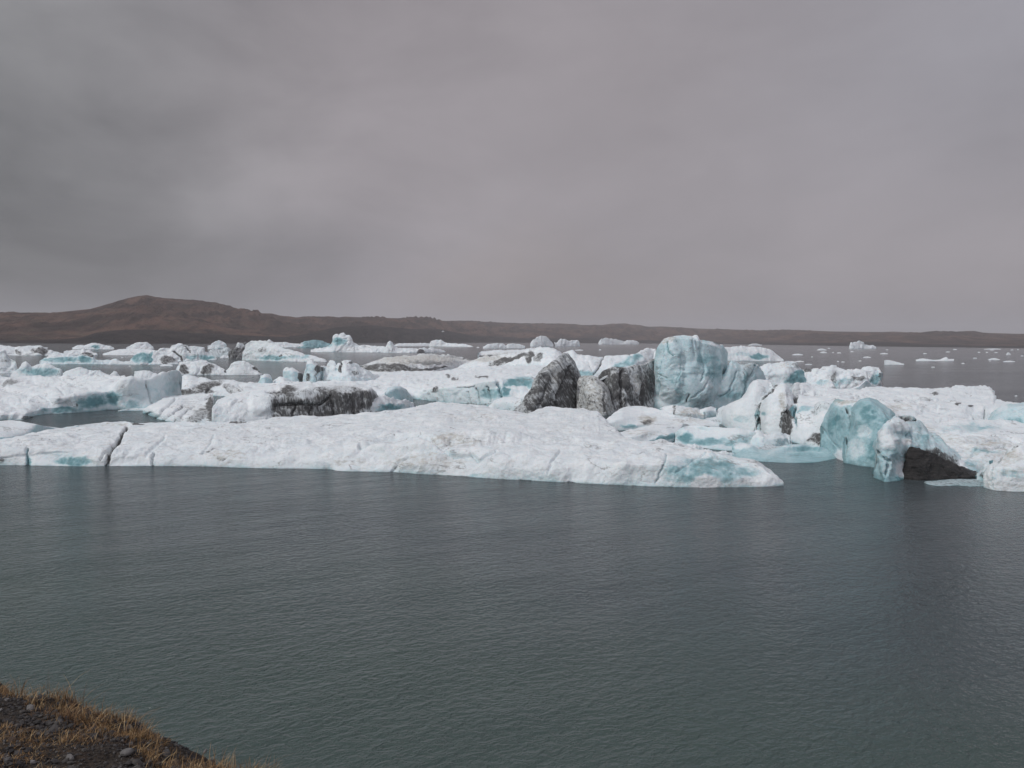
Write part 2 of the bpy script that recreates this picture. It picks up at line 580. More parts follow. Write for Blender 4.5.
# ---- directly behind it, left
berg('smooth white hump of ice at the left edge, a teal crack along its foot', [(-60, 445), (0, 444.5), (30, 438.5), (50, 432.5), (66, 431)],
     [(Z, .45, [(-60, 439), (0, 438.5), (25, 435, .4), (50, 431, .2), (66, 430.5, .06)]), (Z, .9, [(-60, 428), (0, 428), (30, 429, .7), (50, 429.3, .4), (66, 430.2, .1)]),
      (Z, 1.1, [(-60, 421.5), (0, 421), (12, 420), (25, 422), (40, 425, .9), (55, 428.4, .6), (66, 430, .15)])], back=3, rough=.05, rs=1.5, blue=.10, steep=.35, smooth=True,
     patches=[('b', 5, 441, 34, 3.5, .95), ('b', 20, 434, 40, 5, .28)])
berg('thin white strip of ice just behind the long floe, dark spots at its ends', [(50, 432), (60, 431.5), (90, 431), (140, 430.5), (200, 430), (252, 428)],
     [(Z, .45, [(50, 430), (62, 428), (72, 426.5), (90, 424), (105, 422.4), (125, 421.2), (131, 423), (140, 423.4), (150, 423), (165, 422.3), (185, 421.8), (198, 423), (212, 422.2), (228, 422), (235, 421), (246, 422), (252, 424)])],
     back=2, rough=.06, rs=.8, facet=.05, fs=.8, blue=.1, patches=[('d', 57, 429, 4, 2, 1), ('d', 138, 425, 7, 1.3, .9), ('d', 239, 423.2, 10, 1.6, .9), ('t', 110, 425, 30, 2, .5)])

# ---- left middle: broad floe with the teal undercut cliff
berg('broad white floe on the left ending in a pale teal cliff over open water',
     [(-60, 419), (0, 420), (26, 419.5), (32, 416), (45, 414), (60, 413.5), (90, 411.5), (110, 409.7), (128, 409.7), (150, 409), (166, 407.5), (174, 405), (179, 400)],
     [(Z, .5, [(-60, 415), (0, 415.5, .45), (28, 413.5, .5), (45, 408, .7), (60, 406, .9), (90, 403, 1.1), (118, 400, 1.4), (150, 396, 1.6), (170, 396, 1.5), (179, 394, 1)]),
      (Z, .9, [(-60, 405), (0, 405), (28, 404), (45, 400, 1.2), (60, 399, 1.5), (80, 396, 1.9), (100, 393, 2.1), (116, 391, 2.3), (128, 384, 3), (150, 381.5, 3.2), (163, 377, 3.7), (172, 372.5, 4.1), (178, 373.5, 4.0), (179, 380, 3.3)]),
      (Z, 1.3, [(-60, 390), (0, 390), (30, 390), (60, 387, 1.7), (85, 383, 2.3), (100, 382, 2.6), (116, 382, 2.9), (128, 381, 3.15), (140, 380.4, 3.25), (150, 380, 3.3), (163, 375, 3.8), (172, 371.3, 4.15), (178, 371.7, 4.1), (179, 378, 3.4)]),
      (Z, 1.5, [(-60, 379.5), (0, 378.5), (30, 378, 1.6), (60, 377.5, 1.8), (85, 376.4, 2.5), (100, 377, 2.7), (116, 377, 3.1), (124, 377.2, 3.3), (134, 379.2, 3.25), (150, 379.6, 3.35), (163, 374.6, 3.85), (172, 371, 4.18), (178, 371.2, 4.15), (179, 377, 3.5)])],
     back=6, rough=.2, rs=3.0, facet=.30, fs=4.0, crisp=.55, cs=2.6, blue=.05, steep=.25, smooth=True, endw=.05,
     patches=[('b', 98, 401, 30, 9, .85, 12), ('b', 112, 399, 8, 9, 1), ('b', 62, 410, 28, 4, .75), ('b', 150, 394, 34, 13, .42), ('b', 130, 404, 16, 6, .5), ('b', 170, 388, 11, 18, .5), ('w', 100, 384, 30, 5, .9),
              ('d', 10, 384, 8, 3, .6, 20), ('d', 76, 404.5, 3, 1.5, .6), ('d', 72, 379.5, 5, 1.2, .6), ('d', 104, 379, 4, 1, .5), ('p', 30, 396, 40, 8, .3), ('d', 27, 417, 9, 1.4, .6)],
     cracks=[([(145, 381), (148, 392), (151, 404)], 1.4, .25, .35, .4), ([(60, 380), (90, 390)], 1.5, .2, .15, .2), ([(0, 392), (30, 398), (50, 402)], 2, .25, .1, .2), ([(34, 384), (56, 388), (64, 396)], 1.6, .2, .15, 0)])
berg('low pale shelf of ice at the foot of the teal cliff', [(118, 411.5), (130, 411), (148, 410.5), (153, 408)], [(Z, .22, [(118, 410.5), (130, 408.6), (145, 408), (153, 406.5)])], back=1.5, rough=.03, rs=.6, blue=.1)
berg('tilted white plates of ice with slanting grooves and a dark cleft beside them',
     [(143, 413), (150, 415), (156, 419), (170, 422), (190, 423), (213, 423)],
     [(Z, .5, [(143, 411.5, .2), (150, 411.5, .4), (156, 413, .5), (170, 416), (190, 417), (213, 416)]),
      (Z, 1.2, [(143, 411, .25), (150, 406, .8), (160, 404, 1), (175, 402.5), (190, 400), (205, 398, 1.4), (213, 397, 1.5)]),
      (Z, 1.4, [(143, 410, .3), (150, 405, .9), (158, 402, 1), (165, 397, 1.1), (175, 395.5, 1.2), (190, 394.5, 1.4), (205, 394, 1.5), (213, 393, 1.6)])], back=4, rough=.10, rs=1.2, facet=.12, fs=1.4, blue=.06, mat=ICE_D,
     cracks=[([(154, 419), (165, 408), (176, 399)], 1.5, .3, .4, .2), ([(163, 421), (176, 410), (184, 406)], 1.5, .3, .5, .2), ([(174, 422), (186, 411), (195, 406)], 1.5, .25, .45, .1), ([(146, 414), (157, 410)], 1.2, .2, .4, 0), ([(205, 399), (213, 395)], 1.6, .3, .6, 0)],
     patches=[('d', 199, 416, 16, 6, .55, 30), ('d', 211, 409, 5, 13, .85), ('t', 195, 408, 18, 8, .4)])
berg('white mound of ice with a tall ash-streaked cliff face hanging over the long floe',
     [(212, 424), (225, 424), (250, 423), (300, 421), (345, 419), (372, 417), (380, 412)],
     [(Dm_, .8, [(212, 412, .3), (217, 408), (225, 409), (262, 411, .5), (300, 409, .4), (340, 407, .4), (365, 403, .4), (380, 405, .4)]),
      (Dm_, 2.0, [(212, 409, .7), (218, 403), (230, 398), (250, 396, 2.6), (268, 395, 1.2), (300, 394.5, .9), (340, 393, .9), (360, 392, .9), (371, 391, 1), (376, 396, 1), (380, 402, .8)]),
      (Dm_, 4.5, [(212, 408, 1), (218, 401, 2.6), (232, 395.5), (250, 391.5), (270, 389, 3.4), (300, 387.4, 3), (340, 387, 3), (360, 386.5, 3), (371, 388, 2.2), (376, 394, 1.4), (380, 401, .9)]),
      (Dm_, 9, [(212, 407.5, 1.3), (218, 400, 4), (232, 394), (250, 389.6), (270, 386), (300, 383.4), (340, 383, 8), (360, 384.6, 6), (371, 387.3, 3.4), (376, 393, 2), (380, 400, 1.2)])],
     back=5, rough=.13, rs=1.6, facet=.16, fs=1.3, blue=.05, steep=.12, smooth=True, mat=ICE,
     patches=[('d', 322, 404, 58, 15, .98, 5), ('d', 285, 396, 16, 9, .8, 25), ('d', 350, 396, 24, 8, .9), ('d', 280, 413, 12, 6, .6), ('w', 252, 408, 20, 14, .9), ('w', 306, 394, 15, 6, .6), ('w', 345, 391, 10, 3, .5), ('w', 330, 408, 5, 6, .3), ('b', 300, 396, 18, 6, .25), ('d', 234, 406, 4, 3, .12), ('b', 222, 416, 12, 3, .4), ('b', 300, 394, 14, 5, .3), ('p', 312, 398, 16, 8, .35), ('p', 262, 404, 12, 10, .3)],
     cracks=[([(268, 393), (274, 391), (286, 392)], 2.2, .5, 1, 0), ([(276, 405), (300, 404), (320, 405), (330, 396)], 2, .5, .9, 0), ([(330, 398), (334, 414)], 1.5, .3, .8, 0), ([(350, 396), (354, 414)], 1.6, .35, .9, 0), ([(312, 402), (309, 416)], 1.3, .3, .8, 0), ([(296, 404), (293, 416)], 1.3, .3, .8, 0), ([(364, 392), (362, 408)], 1.5, .3, .8, 0)])
berg('white and grey crumbled heap of ice at the right foot of the ash-streaked cliff', [(346, 419), (362, 418), (385, 416), (404, 413), (414, 408)],
     [(Dm_, .8, [(346, 416), (356, 409), (366, 405), (380, 403), (395, 404), (408, 404), (414, 406)]), (Dm_, 2.2, [(346, 415), (354, 407), (364, 402), (375, 397.5), (384, 395.5), (396, 399), (408, 401), (412, 403), (414, 405)])],
     back=3, rough=.18, rs=1.0, facet=.22, fs=.9, blue=.1, steep=.25, patches=[('b', 392, 407, 16, 3.5, .9), ('b', 385, 410, 12, 3, .6), ('d', 365, 410, 7, 5, .6), ('d', 378, 413, 5, 2.5, .6)])
berg('small rounded block of glassy grey blue ice', [(385, 410), (395, 409.5), (405, 408), (413, 404)],
     [(Dm_, .5, [(385, 396), (388, 391), (396, 388.5), (404, 391), (410, 397), (413, 401)]), (Dm_, 1.6, [(385, 393), (388, 388), (394, 386), (401, 386.3), (407, 390), (411, 396), (413, 400)])],
     back=2, rough=.08, rs=1.0, facet=.1, fs=1, blue=.42, steep=.15, smooth=True, patches=[('b', 404, 393, 6, 6, .6)])

# ---- the striped shelf and mounds farther left
berg('long white ridge of ice with faint dark slanting bands, behind the tilted plates',
     [(170, 394), (185, 396), (215, 396), (250, 397), (285, 398), (312, 397)],
     [(Dm_, 1.4, [(170, 391), (180, 389), (190, 388), (210, 389), (240, 390), (270, 391), (312, 392)]),
      (Dm_, 4, [(170, 389), (177, 385), (190, 382), (205, 383.5), (240, 386), (270, 387.5), (312, 386)]),
      (Dm_, 7, [(170, 388), (176, 381), (182, 377), (187, 375), (192, 375.6), (198, 378), (206, 377.2), (213, 381), (222, 379.8), (232, 380.6), (240, 383), (262, 384.3), (283, 382), (312, 382)])],
     back=6, rough=.2, rs=1.8, facet=.2, fs=1.8, blue=.08, steep=.15, smooth=True, mat=ICE_D, endw=.06,
     patches=[('d', 200, 389, 26, 4.5, .75, 20), ('d', 183, 391, 8, 2, .7), ('d', 232, 390, 12, 3.5, .55, -25), ('d', 210, 392, 6, 2.5, .7), ('w', 270, 388, 24, 5, 1), ('t', 260, 392, 40, 3, .4)],
     cracks=[([(182, 393), (190, 388), (202, 385), (214, 386)], 1.5, .4, .75, 0), ([(226, 387), (232, 393)], 1.4, .3, .5, 0), ([(238, 386), (247, 393)], 1.2, .3, .4, 0), ([(206, 393), (210, 387)], 1.8, .4, .7, 0)])
berg('small knobbly stump of pale blue ice standing on the striped ridge', [(258, 392), (264, 393), (272, 392)], [(Dm_, .5, [(258, 385), (261, 378), (265, 377), (270, 378), (272, 383)]), (Dm_, 1.6, [(258, 383), (260.5, 376), (264, 373.8), (269, 374.3), (271.5, 378), (272, 382)])],
     back=1.5, rough=.15, rs=.9, facet=.15, fs=.8, blue=.18, patches=[('d', 261, 386, 2, 3, .5)])
berg('white hummock beside the knobbly stump', [(270, 392), (284, 392.5), (300, 391)], [(Dm_, .8, [(270, 387), (276, 382), (284, 381), (300, 385)]), (Dm_, 2.5, [(270, 386), (274, 379.5), (280, 377), (286, 378), (292, 381), (300, 384)])],
     back=2, rough=.2, rs=1, facet=.15, fs=.9, blue=.05)

# ---- jagged blocks
berg('square white block of ice with a dark right flank, left of the jagged towers', [(283, 390), (292, 391), (303.5, 390)],
     [(Dm_, .5, [(283, 381), (284, 371), (290, 370), (298, 372.5), (303, 376), (303.5, 383)]), (Dm_, 2.2, [(283, 380), (283.6, 369.5), (286, 367.8), (292, 368), (297, 370), (301, 373), (303, 375), (303.5, 382)])],
     back=3, rough=.14, rs=1.2, facet=.15, fs=1.2, blue=.07, patches=[('d', 300.5, 378, 3.2, 6.5, 1), ('d', 287, 384, 6, 1.5, .5)])
berg('leaning white ice tower with a black cleft down its right side', [(303, 391), (315, 391.5), (328, 390)],
     [(Dm_, .5, [(303, 384), (305, 374), (307, 364), (312, 363), (316, 367), (322, 367), (328, 369)]), (Dm_, 2.2, [(303, 383), (304.6, 373), (306.8, 363), (309, 361.2), (313, 361.4), (316, 364), (318, 366.4), (321, 366), (324, 365), (328, 367)])],
     back=3, rough=.2, rs=1.0, facet=.25, fs=.9, blue=.05, patches=[('d', 318, 369, 3.8, 4, 1), ('d', 309, 377, 2, 5, .8), ('d', 322, 381, 6, 2, .5), ('d', 316, 376, 1.5, 6, .6)])
berg('jagged cluster of white ice teeth sloping down to the right, dark gaps between them', [(323, 391), (345, 392), (368, 391), (392, 388)],
     [(Dm_, .8, [(323, 382), (330, 376), (345, 376), (360, 377), (376, 379), (392, 382)]),
      (Dm_, 2.6, [(323, 373), (326, 368.5), (328, 364), (331, 361.5), (334.5, 361.4), (336, 366), (338, 363), (341, 361.4), (344, 360.2), (349, 360.5), (352, 362), (357, 363.5), (360, 367), (366, 370), (372, 373.5), (380, 376.5), (392, 380)])],
     back=4, rough=.26, rs=1.1, facet=.35, fs=1.2, blue=.05, patches=[('d', 340.5, 367, 1.8, 5, .95), ('d', 354, 373, 4, 2, .6), ('d', 350, 363, 3, 1.4, .7), ('d', 326, 381, 9, 2, .6), ('b', 337, 370, 2, 4, .5), ('b', 352, 372, 5, 4, .35)],
     cracks=[([(340, 361), (341, 372)], 1.3, .5, .8, .2), ([(329, 366), (327, 377)], 1.1, .3, .3, .2), ([(357, 366), (362, 375)], 1.2, .3, .2, 0)])

# ---- the broad middle floe
berg('broad crumpled white floe in the middle, ending in a grooved teal cliff',
     [(300, 402), (378, 402), (398, 401), (414, 399), (428, 400.2), (450, 403), (480, 405.5), (500, 407.5), (530, 409), (552, 409)],
     [(Z, .35, [(300, 399), (378, 399), (400, 398, .4), (414, 396, .6), (430, 397, .8), (450, 396, 1.2), (470, 395, 1.8), (490, 397, 1.8), (510, 399.5, 1.6), (552, 402, 1.4)]),
      (Z, 1.1, [(300, 393), (378, 391, .9), (414, 391, 1), (440, 389, 1.6), (462, 386, 2.4), (480, 383, 2.9), (498, 380.5, 3.1), (502, 379, 3.2), (552, 378, 3.3)]),
      (Z, 1.5, [(300, 386, 1.1), (340, 383, 1.3), (378, 382), (420, 380, 1.9), (450, 378, 2.4), (480, 376, 3.0), (505, 375, 3.3), (552, 374, 3.4)]),
      (Z, 2, [(300, 383, 1.2), (340, 379, 1.4), (360, 374, 1.6), (378, 372.4, 1.9), (400, 372), (424, 371.6), (440, 371.2, 2.2), (456, 369.5, 2.6), (480, 367, 3.2), (500, 366, 3.4), (552, 366, 3.5)])],
     back=10, rough=.28, rs=2.8, facet=.36, fs=3.0, blue=.06, steep=.24, smooth=True, endw=.05, mat=ICE,
     patches=[('b', 490, 393, 26, 9, .6), ('b', 520, 384, 20, 7, .85), ('b', 506, 391, 5, 9, 1), ('w', 520, 388, 16, 1.3, .9), ('d', 455, 379, 3, 1.8, .7), ('d', 436, 390, 3.5, 2, .7, 30), ('d', 448, 377, 2, 2, .7), ('d', 482, 377.5, 7, 1.3, .8), ('d', 430, 393, 2.5, 1, .5),
              ('d', 384, 376, 3, 1.2, .5), ('d', 463, 398, 4, 2, .4), ('d', 372, 375, 3, 1, .4), ('d', 470, 404.5, 30, 1.2, .5)],
     cracks=[([(476, 389), (480, 403)], 1.5, .5, .55, .8), ([(487, 387), (492, 402)], 1.5, .5, .6, .8), ([(498, 384), (502, 398)], 2, .6, .4, 1), ([(484, 390), (487, 400)], 1, .3, .3, .6), ([(468, 392), (470, 400)], 1.2, .3, .3, .4), ([(400, 384), (430, 381), (450, 384)], 1.3, .3, .12, .2), ([(378, 388), (410, 386), (425, 391)], 1.3, .3, .1, .1)])
berg('rounded white lump of ice left of the black triangle, below the teal cliff', [(488, 411), (500, 412), (522, 414)], [(Dm_, .6, [(488, 408), (495, 403), (505, 401), (522, 404)]), (Dm_, 2.2, [(488, 407), (494, 401), (503, 397.5), (512, 397), (522, 399)])],
     back=3, rough=.1, rs=1, facet=.08, fs=1.2, blue=.08, smooth=True, patches=[('d', 494, 409, 6, 1, .4)])
berg('ash-striped slab of white ice behind the black triangle, running back toward the left',
     [(452, 378), (480, 380), (510, 383), (548, 388), (570, 388)],
     [(Dm_, 3, [(452, 374), (470, 370), (490, 366), (520, 364), (545, 363), (562, 364), (570, 372)]), (Dm_, 9, [(452, 373.4), (470, 366), (480, 362), (500, 360), (520, 356), (540, 353), (555, 352), (562, 357), (570, 368)]),
      (Dm_, 16, [(452, 373), (468, 362), (480, 358), (500, 356), (520, 352), (535, 349), (545, 347.3), (553, 348), (558, 351), (562, 355), (570, 366)])],
     back=10, rough=.28, rs=2.2, facet=.5, fs=2.6, blue=.05, steep=.2, smooth=False, mat=ICE_L, res=1.3,
     patches=[('d', 508, 361, 24, 3.0, .95, 18), ('d', 530, 357, 3.5, 6, .95), ('d', 492, 366, 10, 2, .8, 20), ('d', 541, 356, 3, 3, .7), ('b', 545, 356, 8, 4, .35), ('t', 490, 360, 30, 4, .7), ('d', 538, 360.5, 3, 3, .6)])
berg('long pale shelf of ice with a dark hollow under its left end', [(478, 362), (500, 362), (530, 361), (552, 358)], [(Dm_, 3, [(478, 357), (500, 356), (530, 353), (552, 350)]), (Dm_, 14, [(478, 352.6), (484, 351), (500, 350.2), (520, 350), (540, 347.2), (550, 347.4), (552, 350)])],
     back=10, rough=.2, rs=2.2, facet=.3, fs=2.4, blue=.08, mat=ICE_L, patches=[('d', 487, 358, 13, 3, 1), ('t', 510, 355, 30, 3, .7), ('d', 548, 349.5, 3, 1, .8)])  # the hollow is a dark patch in this mask, not modelled
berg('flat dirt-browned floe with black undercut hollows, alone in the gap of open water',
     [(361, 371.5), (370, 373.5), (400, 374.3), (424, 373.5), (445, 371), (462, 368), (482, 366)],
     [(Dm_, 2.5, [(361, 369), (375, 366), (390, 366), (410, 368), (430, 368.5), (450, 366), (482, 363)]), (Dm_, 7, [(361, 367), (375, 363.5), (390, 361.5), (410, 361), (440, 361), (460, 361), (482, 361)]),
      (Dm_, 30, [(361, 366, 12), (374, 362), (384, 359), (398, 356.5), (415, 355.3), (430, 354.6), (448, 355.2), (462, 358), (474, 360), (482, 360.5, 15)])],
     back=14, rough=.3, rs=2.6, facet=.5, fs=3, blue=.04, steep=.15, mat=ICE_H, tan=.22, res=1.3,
     patches=[('d', 388, 368.5, 26, 5, 1), ('d', 402, 371, 22, 3, .9), ('d', 430, 369, 18, 1.6, .9, 8), ('d', 470, 359, 8, 1.2, .7), ('d', 456, 356.5, 5, 1, .6), ('t', 420, 360, 60, 7, .8)],  # undercut hollows are dark patches in the colour, not modelled
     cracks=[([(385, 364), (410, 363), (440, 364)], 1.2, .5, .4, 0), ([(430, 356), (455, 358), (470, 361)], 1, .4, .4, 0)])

# ---- the black triangle, grey dome and dirty wall
berg('black and grey triangular berg with slanting ash streaks, its peak left of centre',
     [(515, 415), (530, 415.5), (555, 414), (582, 411)],
     [(Dm_, .8, [(515, 412.5), (522, 405), (535, 396), (550, 390), (568, 388), (578, 392), (582, 400)]), (Dm_, 1.7, [(515, 412), (522, 403.6), (530, 391), (540, 376.5), (552, 368), (565, 362), (573, 366), (578, 372), (582, 386)]),
      (Dm_, 2.8, [(515, 411.5), (522, 402.8), (530, 389.5), (538, 375.5), (541, 370.5), (548, 365), (556, 360.5), (560, 356), (564, 353.4), (568, 354), (571, 358), (576, 364), (579, 372), (582, 384)])],
     back=7, rough=.12, rs=1.8, facet=.1, fs=1.8, crisp=.45, cs=2.2, endw=.05, blue=.08, steep=.1, mat=ICE_D, dirt=.6,
     patches=[('d', 535, 398, 14, 16, .95, -30), ('d', 568, 388, 12, 22, 1, 5), ('d', 545, 384, 9, 12, .75), ('w', 557, 378, 7, 12, .25, -15), ('t', 556, 376, 10, 14, .7), ('d', 552, 405, 28, 6, .95), ('t', 545, 366, 12, 4, .8)],
     cracks=[([(564, 356), (570, 372), (577, 390)], 1.4, .4, .6, 0), ([(537, 380), (528, 400)], 1.2, .4, .9, 0), ([(547, 385), (538, 408)], 1.3, .4, .9, 0), ([(570, 366), (558, 392), (556, 408)], 1.5, .5, .9, 0), ([(553, 392), (548, 410)], 1, .3, .8, 0)])
berg('smooth grey rounded dome of silty ice right of the black triangle', [(577, 413), (590, 415), (606, 415.5), (618, 413)],
     [(Dm_, .8, [(577, 398), (584, 390), (595, 391), (606, 398), (614, 406), (618, 411)]), (Dm_, 2.0, [(577, 390), (579, 380), (585, 378), (595, 378.6), (603, 385), (610, 395), (615, 404), (618, 410)]),
      (Dm_, 3.0, [(577, 386), (579, 377.6), (585, 375.6), (592, 375.4), (598, 378), (604, 383), (610, 391), (615, 402), (618, 409)])],
     back=4, rough=.14, rs=1.4, facet=.12, fs=1.4, blue=.05, steep=.05, smooth=True, mat=ICE_D, dirt=.5, tan=.7,
     patches=[('d', 586, 403, 10, 3, .7, 15), ('d', 605, 402, 1.6, 10, .7), ('w', 592, 388, 8, 7, .5)], cracks=[([(605, 392), (604, 412)], 1.3, .3, .6, 0), ([(592, 380), (600, 392)], 1, .2, .3, 0)])
wall_host = berg('dirty dark wall of streaked ice between the grey dome and the tallest berg',
     [(598, 412), (612, 414), (630, 413), (645, 411), (660, 409)],
     [(Dm_, .8, [(598, 400), (612, 396), (630, 395), (645, 395), (660, 395)]), (Dm_, 1.8, [(598, 388), (606, 380), (618, 376), (630, 377), (645, 374), (660, 372)]), (Dm_, 2.8, [(598, 378), (604, 372), (612, 369), (622, 367.6), (635, 367), (645, 364), (653, 360), (660, 355)])],
     back=5, rough=.2, rs=1.6, facet=.15, fs=1.4, crisp=.6, cs=1.7, blue=.05, steep=.1, mat=ICE_D2, dirt=.6,
     patches=[('d', 618, 388, 13, 22, 1), ('d', 612, 378, 12, 9, 1), ('d', 632, 396, 5, 18, .85, 12), ('d', 648, 388, 9, 18, .8, -15), ('w', 634, 384, 4, 14, .5, 12), ('t', 640, 385, 14, 16, .7), ('d', 652, 374, 8, 8, .75), ('d', 642, 398, 3, 12, .9, -10)],
     cracks=[([(638, 368), (642, 382), (640, 408)], 1.6, .6, .8, 0), ([(620, 372), (622, 406)], 2, .7, 1, 0), ([(648, 380), (655, 402)], 1.3, .4, .8, 0), ([(630, 372), (628, 390)], 1.1, .4, .6, 0), ([(646, 366), (650, 384)], 1.1, .4, .6, 0)])
def splinter():
    pts = [(596.5, 380.8), (601, 378.6), (605, 375.8), (608.8, 374.2), (609.6, 375.6), (606, 378.4), (602, 380.4), (598, 381.8)]
    V = []
    for D_ in (86.9, 87.6, 89.2):
        for x_, y_ in pts:
            g_ = .75 if D_ < 87 else 1.0
            V.append(at_d(603 + (x_ - 603) * g_, 378 + (y_ - 378) * g_, D_))
    Q = [(k * 8 + i_, k * 8 + (i_ + 1) % 8, k * 8 + 8 + (i_ + 1) % 8, k * 8 + 8 + i_) for k in (0, 1) for i_ in range(8)]
    V = np.array(V)
    o = build('ice_splinter', V, Q, ICE, ngons=[list(range(7, -1, -1)), list(range(16, 24))], mask=np.tile([.03, 0, 0, 1], (len(V), 1)), smooth=False, parent=wall_host)
    o['label'] = 'gleaming clean white splinter of ice'
    regroup(wall_host, [o])


splinter()
berg('white crested ridge of ice behind the dark wall with a thin slanting crack',
     [(560, 394), (590, 395), (630, 394), (658, 390)],
     [(Dm_, 1.5, [(560, 376), (575, 375), (600, 378), (615, 371), (630, 368), (645, 361), (658, 364)]), (Dm_, 4, [(560, 364), (575, 362), (600, 366), (615, 362.5), (630, 360), (645, 354), (658, 358)]),
      (Dm_, 6.5, [(560, 360), (563, 354), (567, 352.4), (572, 351), (576, 354), (584, 356), (600, 357), (606, 355.8), (624, 356.4), (634, 355), (640, 351.5), (646, 348.8), (651, 348.4), (655, 350.5), (658, 355)])],
     back=6, rough=.2, rs=2.2, facet=.3, fs=2.4, blue=.06, steep=.2, smooth=True,
     patches=[('b', 628, 362, 22, 4.5, .8, 25), ('b', 585, 374, 16, 4, .6), ('b', 600, 371, 14, 5, .35), ('w', 648, 352, 8, 4, .9), ('d', 563, 355.5, 2, 1.3, 1)],
     cracks=[([(604, 357), (599, 367), (594, 374)], 1.3, .5, .7, .2), ([(588, 362), (592, 370)], 1, .3, .2, .1), ([(656, 351), (650, 362), (655, 366)], 1.4, .3, .25, 0)])

# ---- the giant
berg('tallest berg of all, a sheer rounded wall of pale blue ice',
     [(654, 409.5), (665, 410.5), (690, 411), (712, 410), (728, 407)],
     [(Dm_, .35, [(654, 404), (657, 392), (668, 388), (690, 388), (712, 390), (722, 392), (728, 398)]), (Dm_, .9, [(654, 402), (656.6, 380), (661, 366), (675, 362), (690, 362), (710, 366), (724, 372), (728, 384)]),
      (Dm_, 1.7, [(654, 401), (656.3, 374), (658.8, 351), (663, 343), (674, 339.5), (690, 339), (702, 342), (715, 346), (722, 350), (726, 362), (728, 378)]),
      (Dm_, 3.0, [(654, 400), (656.3, 372), (658.2, 352), (661, 345.5), (666, 340.5), (671, 337), (679, 335), (688, 335.3), (697, 335.6), (700, 338.4), (706, 340), (713, 341.4), (718, 343.4), (722.5, 345.5), (725, 352), (727, 362), (728, 376)])],
     back=11, rough=.12, rs=3.2, facet=.16, fs=3.8, crisp=.75, cs=3.6, blue=.44, steep=.08, wet=.1, smooth=False, endw=.05, res=1.3, dirt=.02,
     patches=[('b', 710, 368, 14, 24, .66), ('b', 700, 360, 6, 14, .6), ('w', 668, 342, 6, 4, .5), ('w', 698, 337, 7, 2, .7), ('w', 718, 344, 7, 2, .7), ('t', 668, 341, 10, 5, .6), ('b', 676, 384, 10, 16, .6), ('w', 666, 398, 10, 10, .35), ('w', 704, 384, 5, 10, .3, 35), ('d', 672, 340, 9, 3, .3),
              ('p', 672, 372, 10, 26, .7), ('p', 693, 385, 14, 18, .5)],
     cracks=[([(668, 343), (670, 354), (674, 358)], 1.2, .35, .25, .9), ([(666, 352), (663, 375), (658, 396)], 1.2, .2, .03, .7), ([(680, 356), (680, 372), (676, 384)], 1.3, .15, .03, .7), ([(700, 348), (704, 366), (698, 382)], 1.6, .2, 0, .7),
             ([(686, 402), (688, 395)], 1.1, .3, .7, .5), ([(692, 340), (694, 356)], 1, .12, 0, .55), ([(712, 374), (700, 388), (690, 398)], 1.3, .22, .03, .6), ([(661, 374), (668, 380)], 1, .2, .05, .6)])

# ---- its neighbour on the right
berg('pale blue shoulder of ice sweeping down from the right side of the tallest berg',
     [(686, 411), (700, 410.5), (730, 409), (750, 408), (768, 404)],
     [(Dm_, .5, [(686, 406), (700, 402), (715, 396), (728, 390), (745, 392), (768, 396)]), (Dm_, 1.3, [(686, 405), (690, 397), (702, 396), (714, 389), (722, 382), (730, 376), (745, 375), (755, 378), (768, 390)]),
      (Dm_, 2.8, [(686, 404.5), (689, 397), (695, 395), (706, 394), (714, 387), (722, 377), (726, 371), (729, 362), (732, 360), (736, 361.6), (740, 365), (746, 365), (754, 363.2), (758, 364.5), (763, 374), (768, 388)])],
     back=5, rough=.13, rs=1.8, facet=.12, fs=2.4, crisp=.5, cs=2.8, blue=.45, steep=.1, wet=.1, smooth=True, res=1.2,
     patches=[('b', 735, 395, 20, 11, .65), ('d', 747, 372, 6, 8, .42), ('b', 744, 384, 3, 16, .85, -8), ('w', 708, 396, 14, 3, .5, 20), ('b', 725, 372, 3, 8, .9), ('t', 748, 366, 8, 3, .5), ('d', 690, 401, 2.5, 4, .5)],
     cracks=[([(756, 364), (748, 380), (742, 398)], 1.6, .6, .5, .9), ([(726, 366), (725, 374)], 1.4, .5, .3, .9), ([(736, 372), (730, 390), (712, 402)], 1.3, .3, 0, .7)])
berg('bluish white berg with a dark teal hollow, behind the cracked white blocks', [(744, 391), (760, 392), (785, 392), (812, 391)],
     [(Dm_, 1.5, [(744, 382), (760, 376), (775, 374), (790, 374), (812, 384)]), (Dm_, 4, [(744, 374), (750, 370), (757, 366.6), (764, 365), (772, 364), (780, 362.6), (784, 361), (789, 360.6), (793, 363), (797, 366), (804, 371), (812, 381)])],
     back=6, rough=.24, rs=2, facet=.45, fs=2, blue=.2, steep=.16, res=1.3,
     patches=[('b', 796, 379, 14, 6, 1), ('b', 800, 374, 9, 4, .9), ('b', 768, 375, 10, 8, .4), ('d', 795, 366, 5, 2, .5, -40), ('d', 762, 378, 6, 2, .2), ('t', 785, 366, 8, 5, .5)])
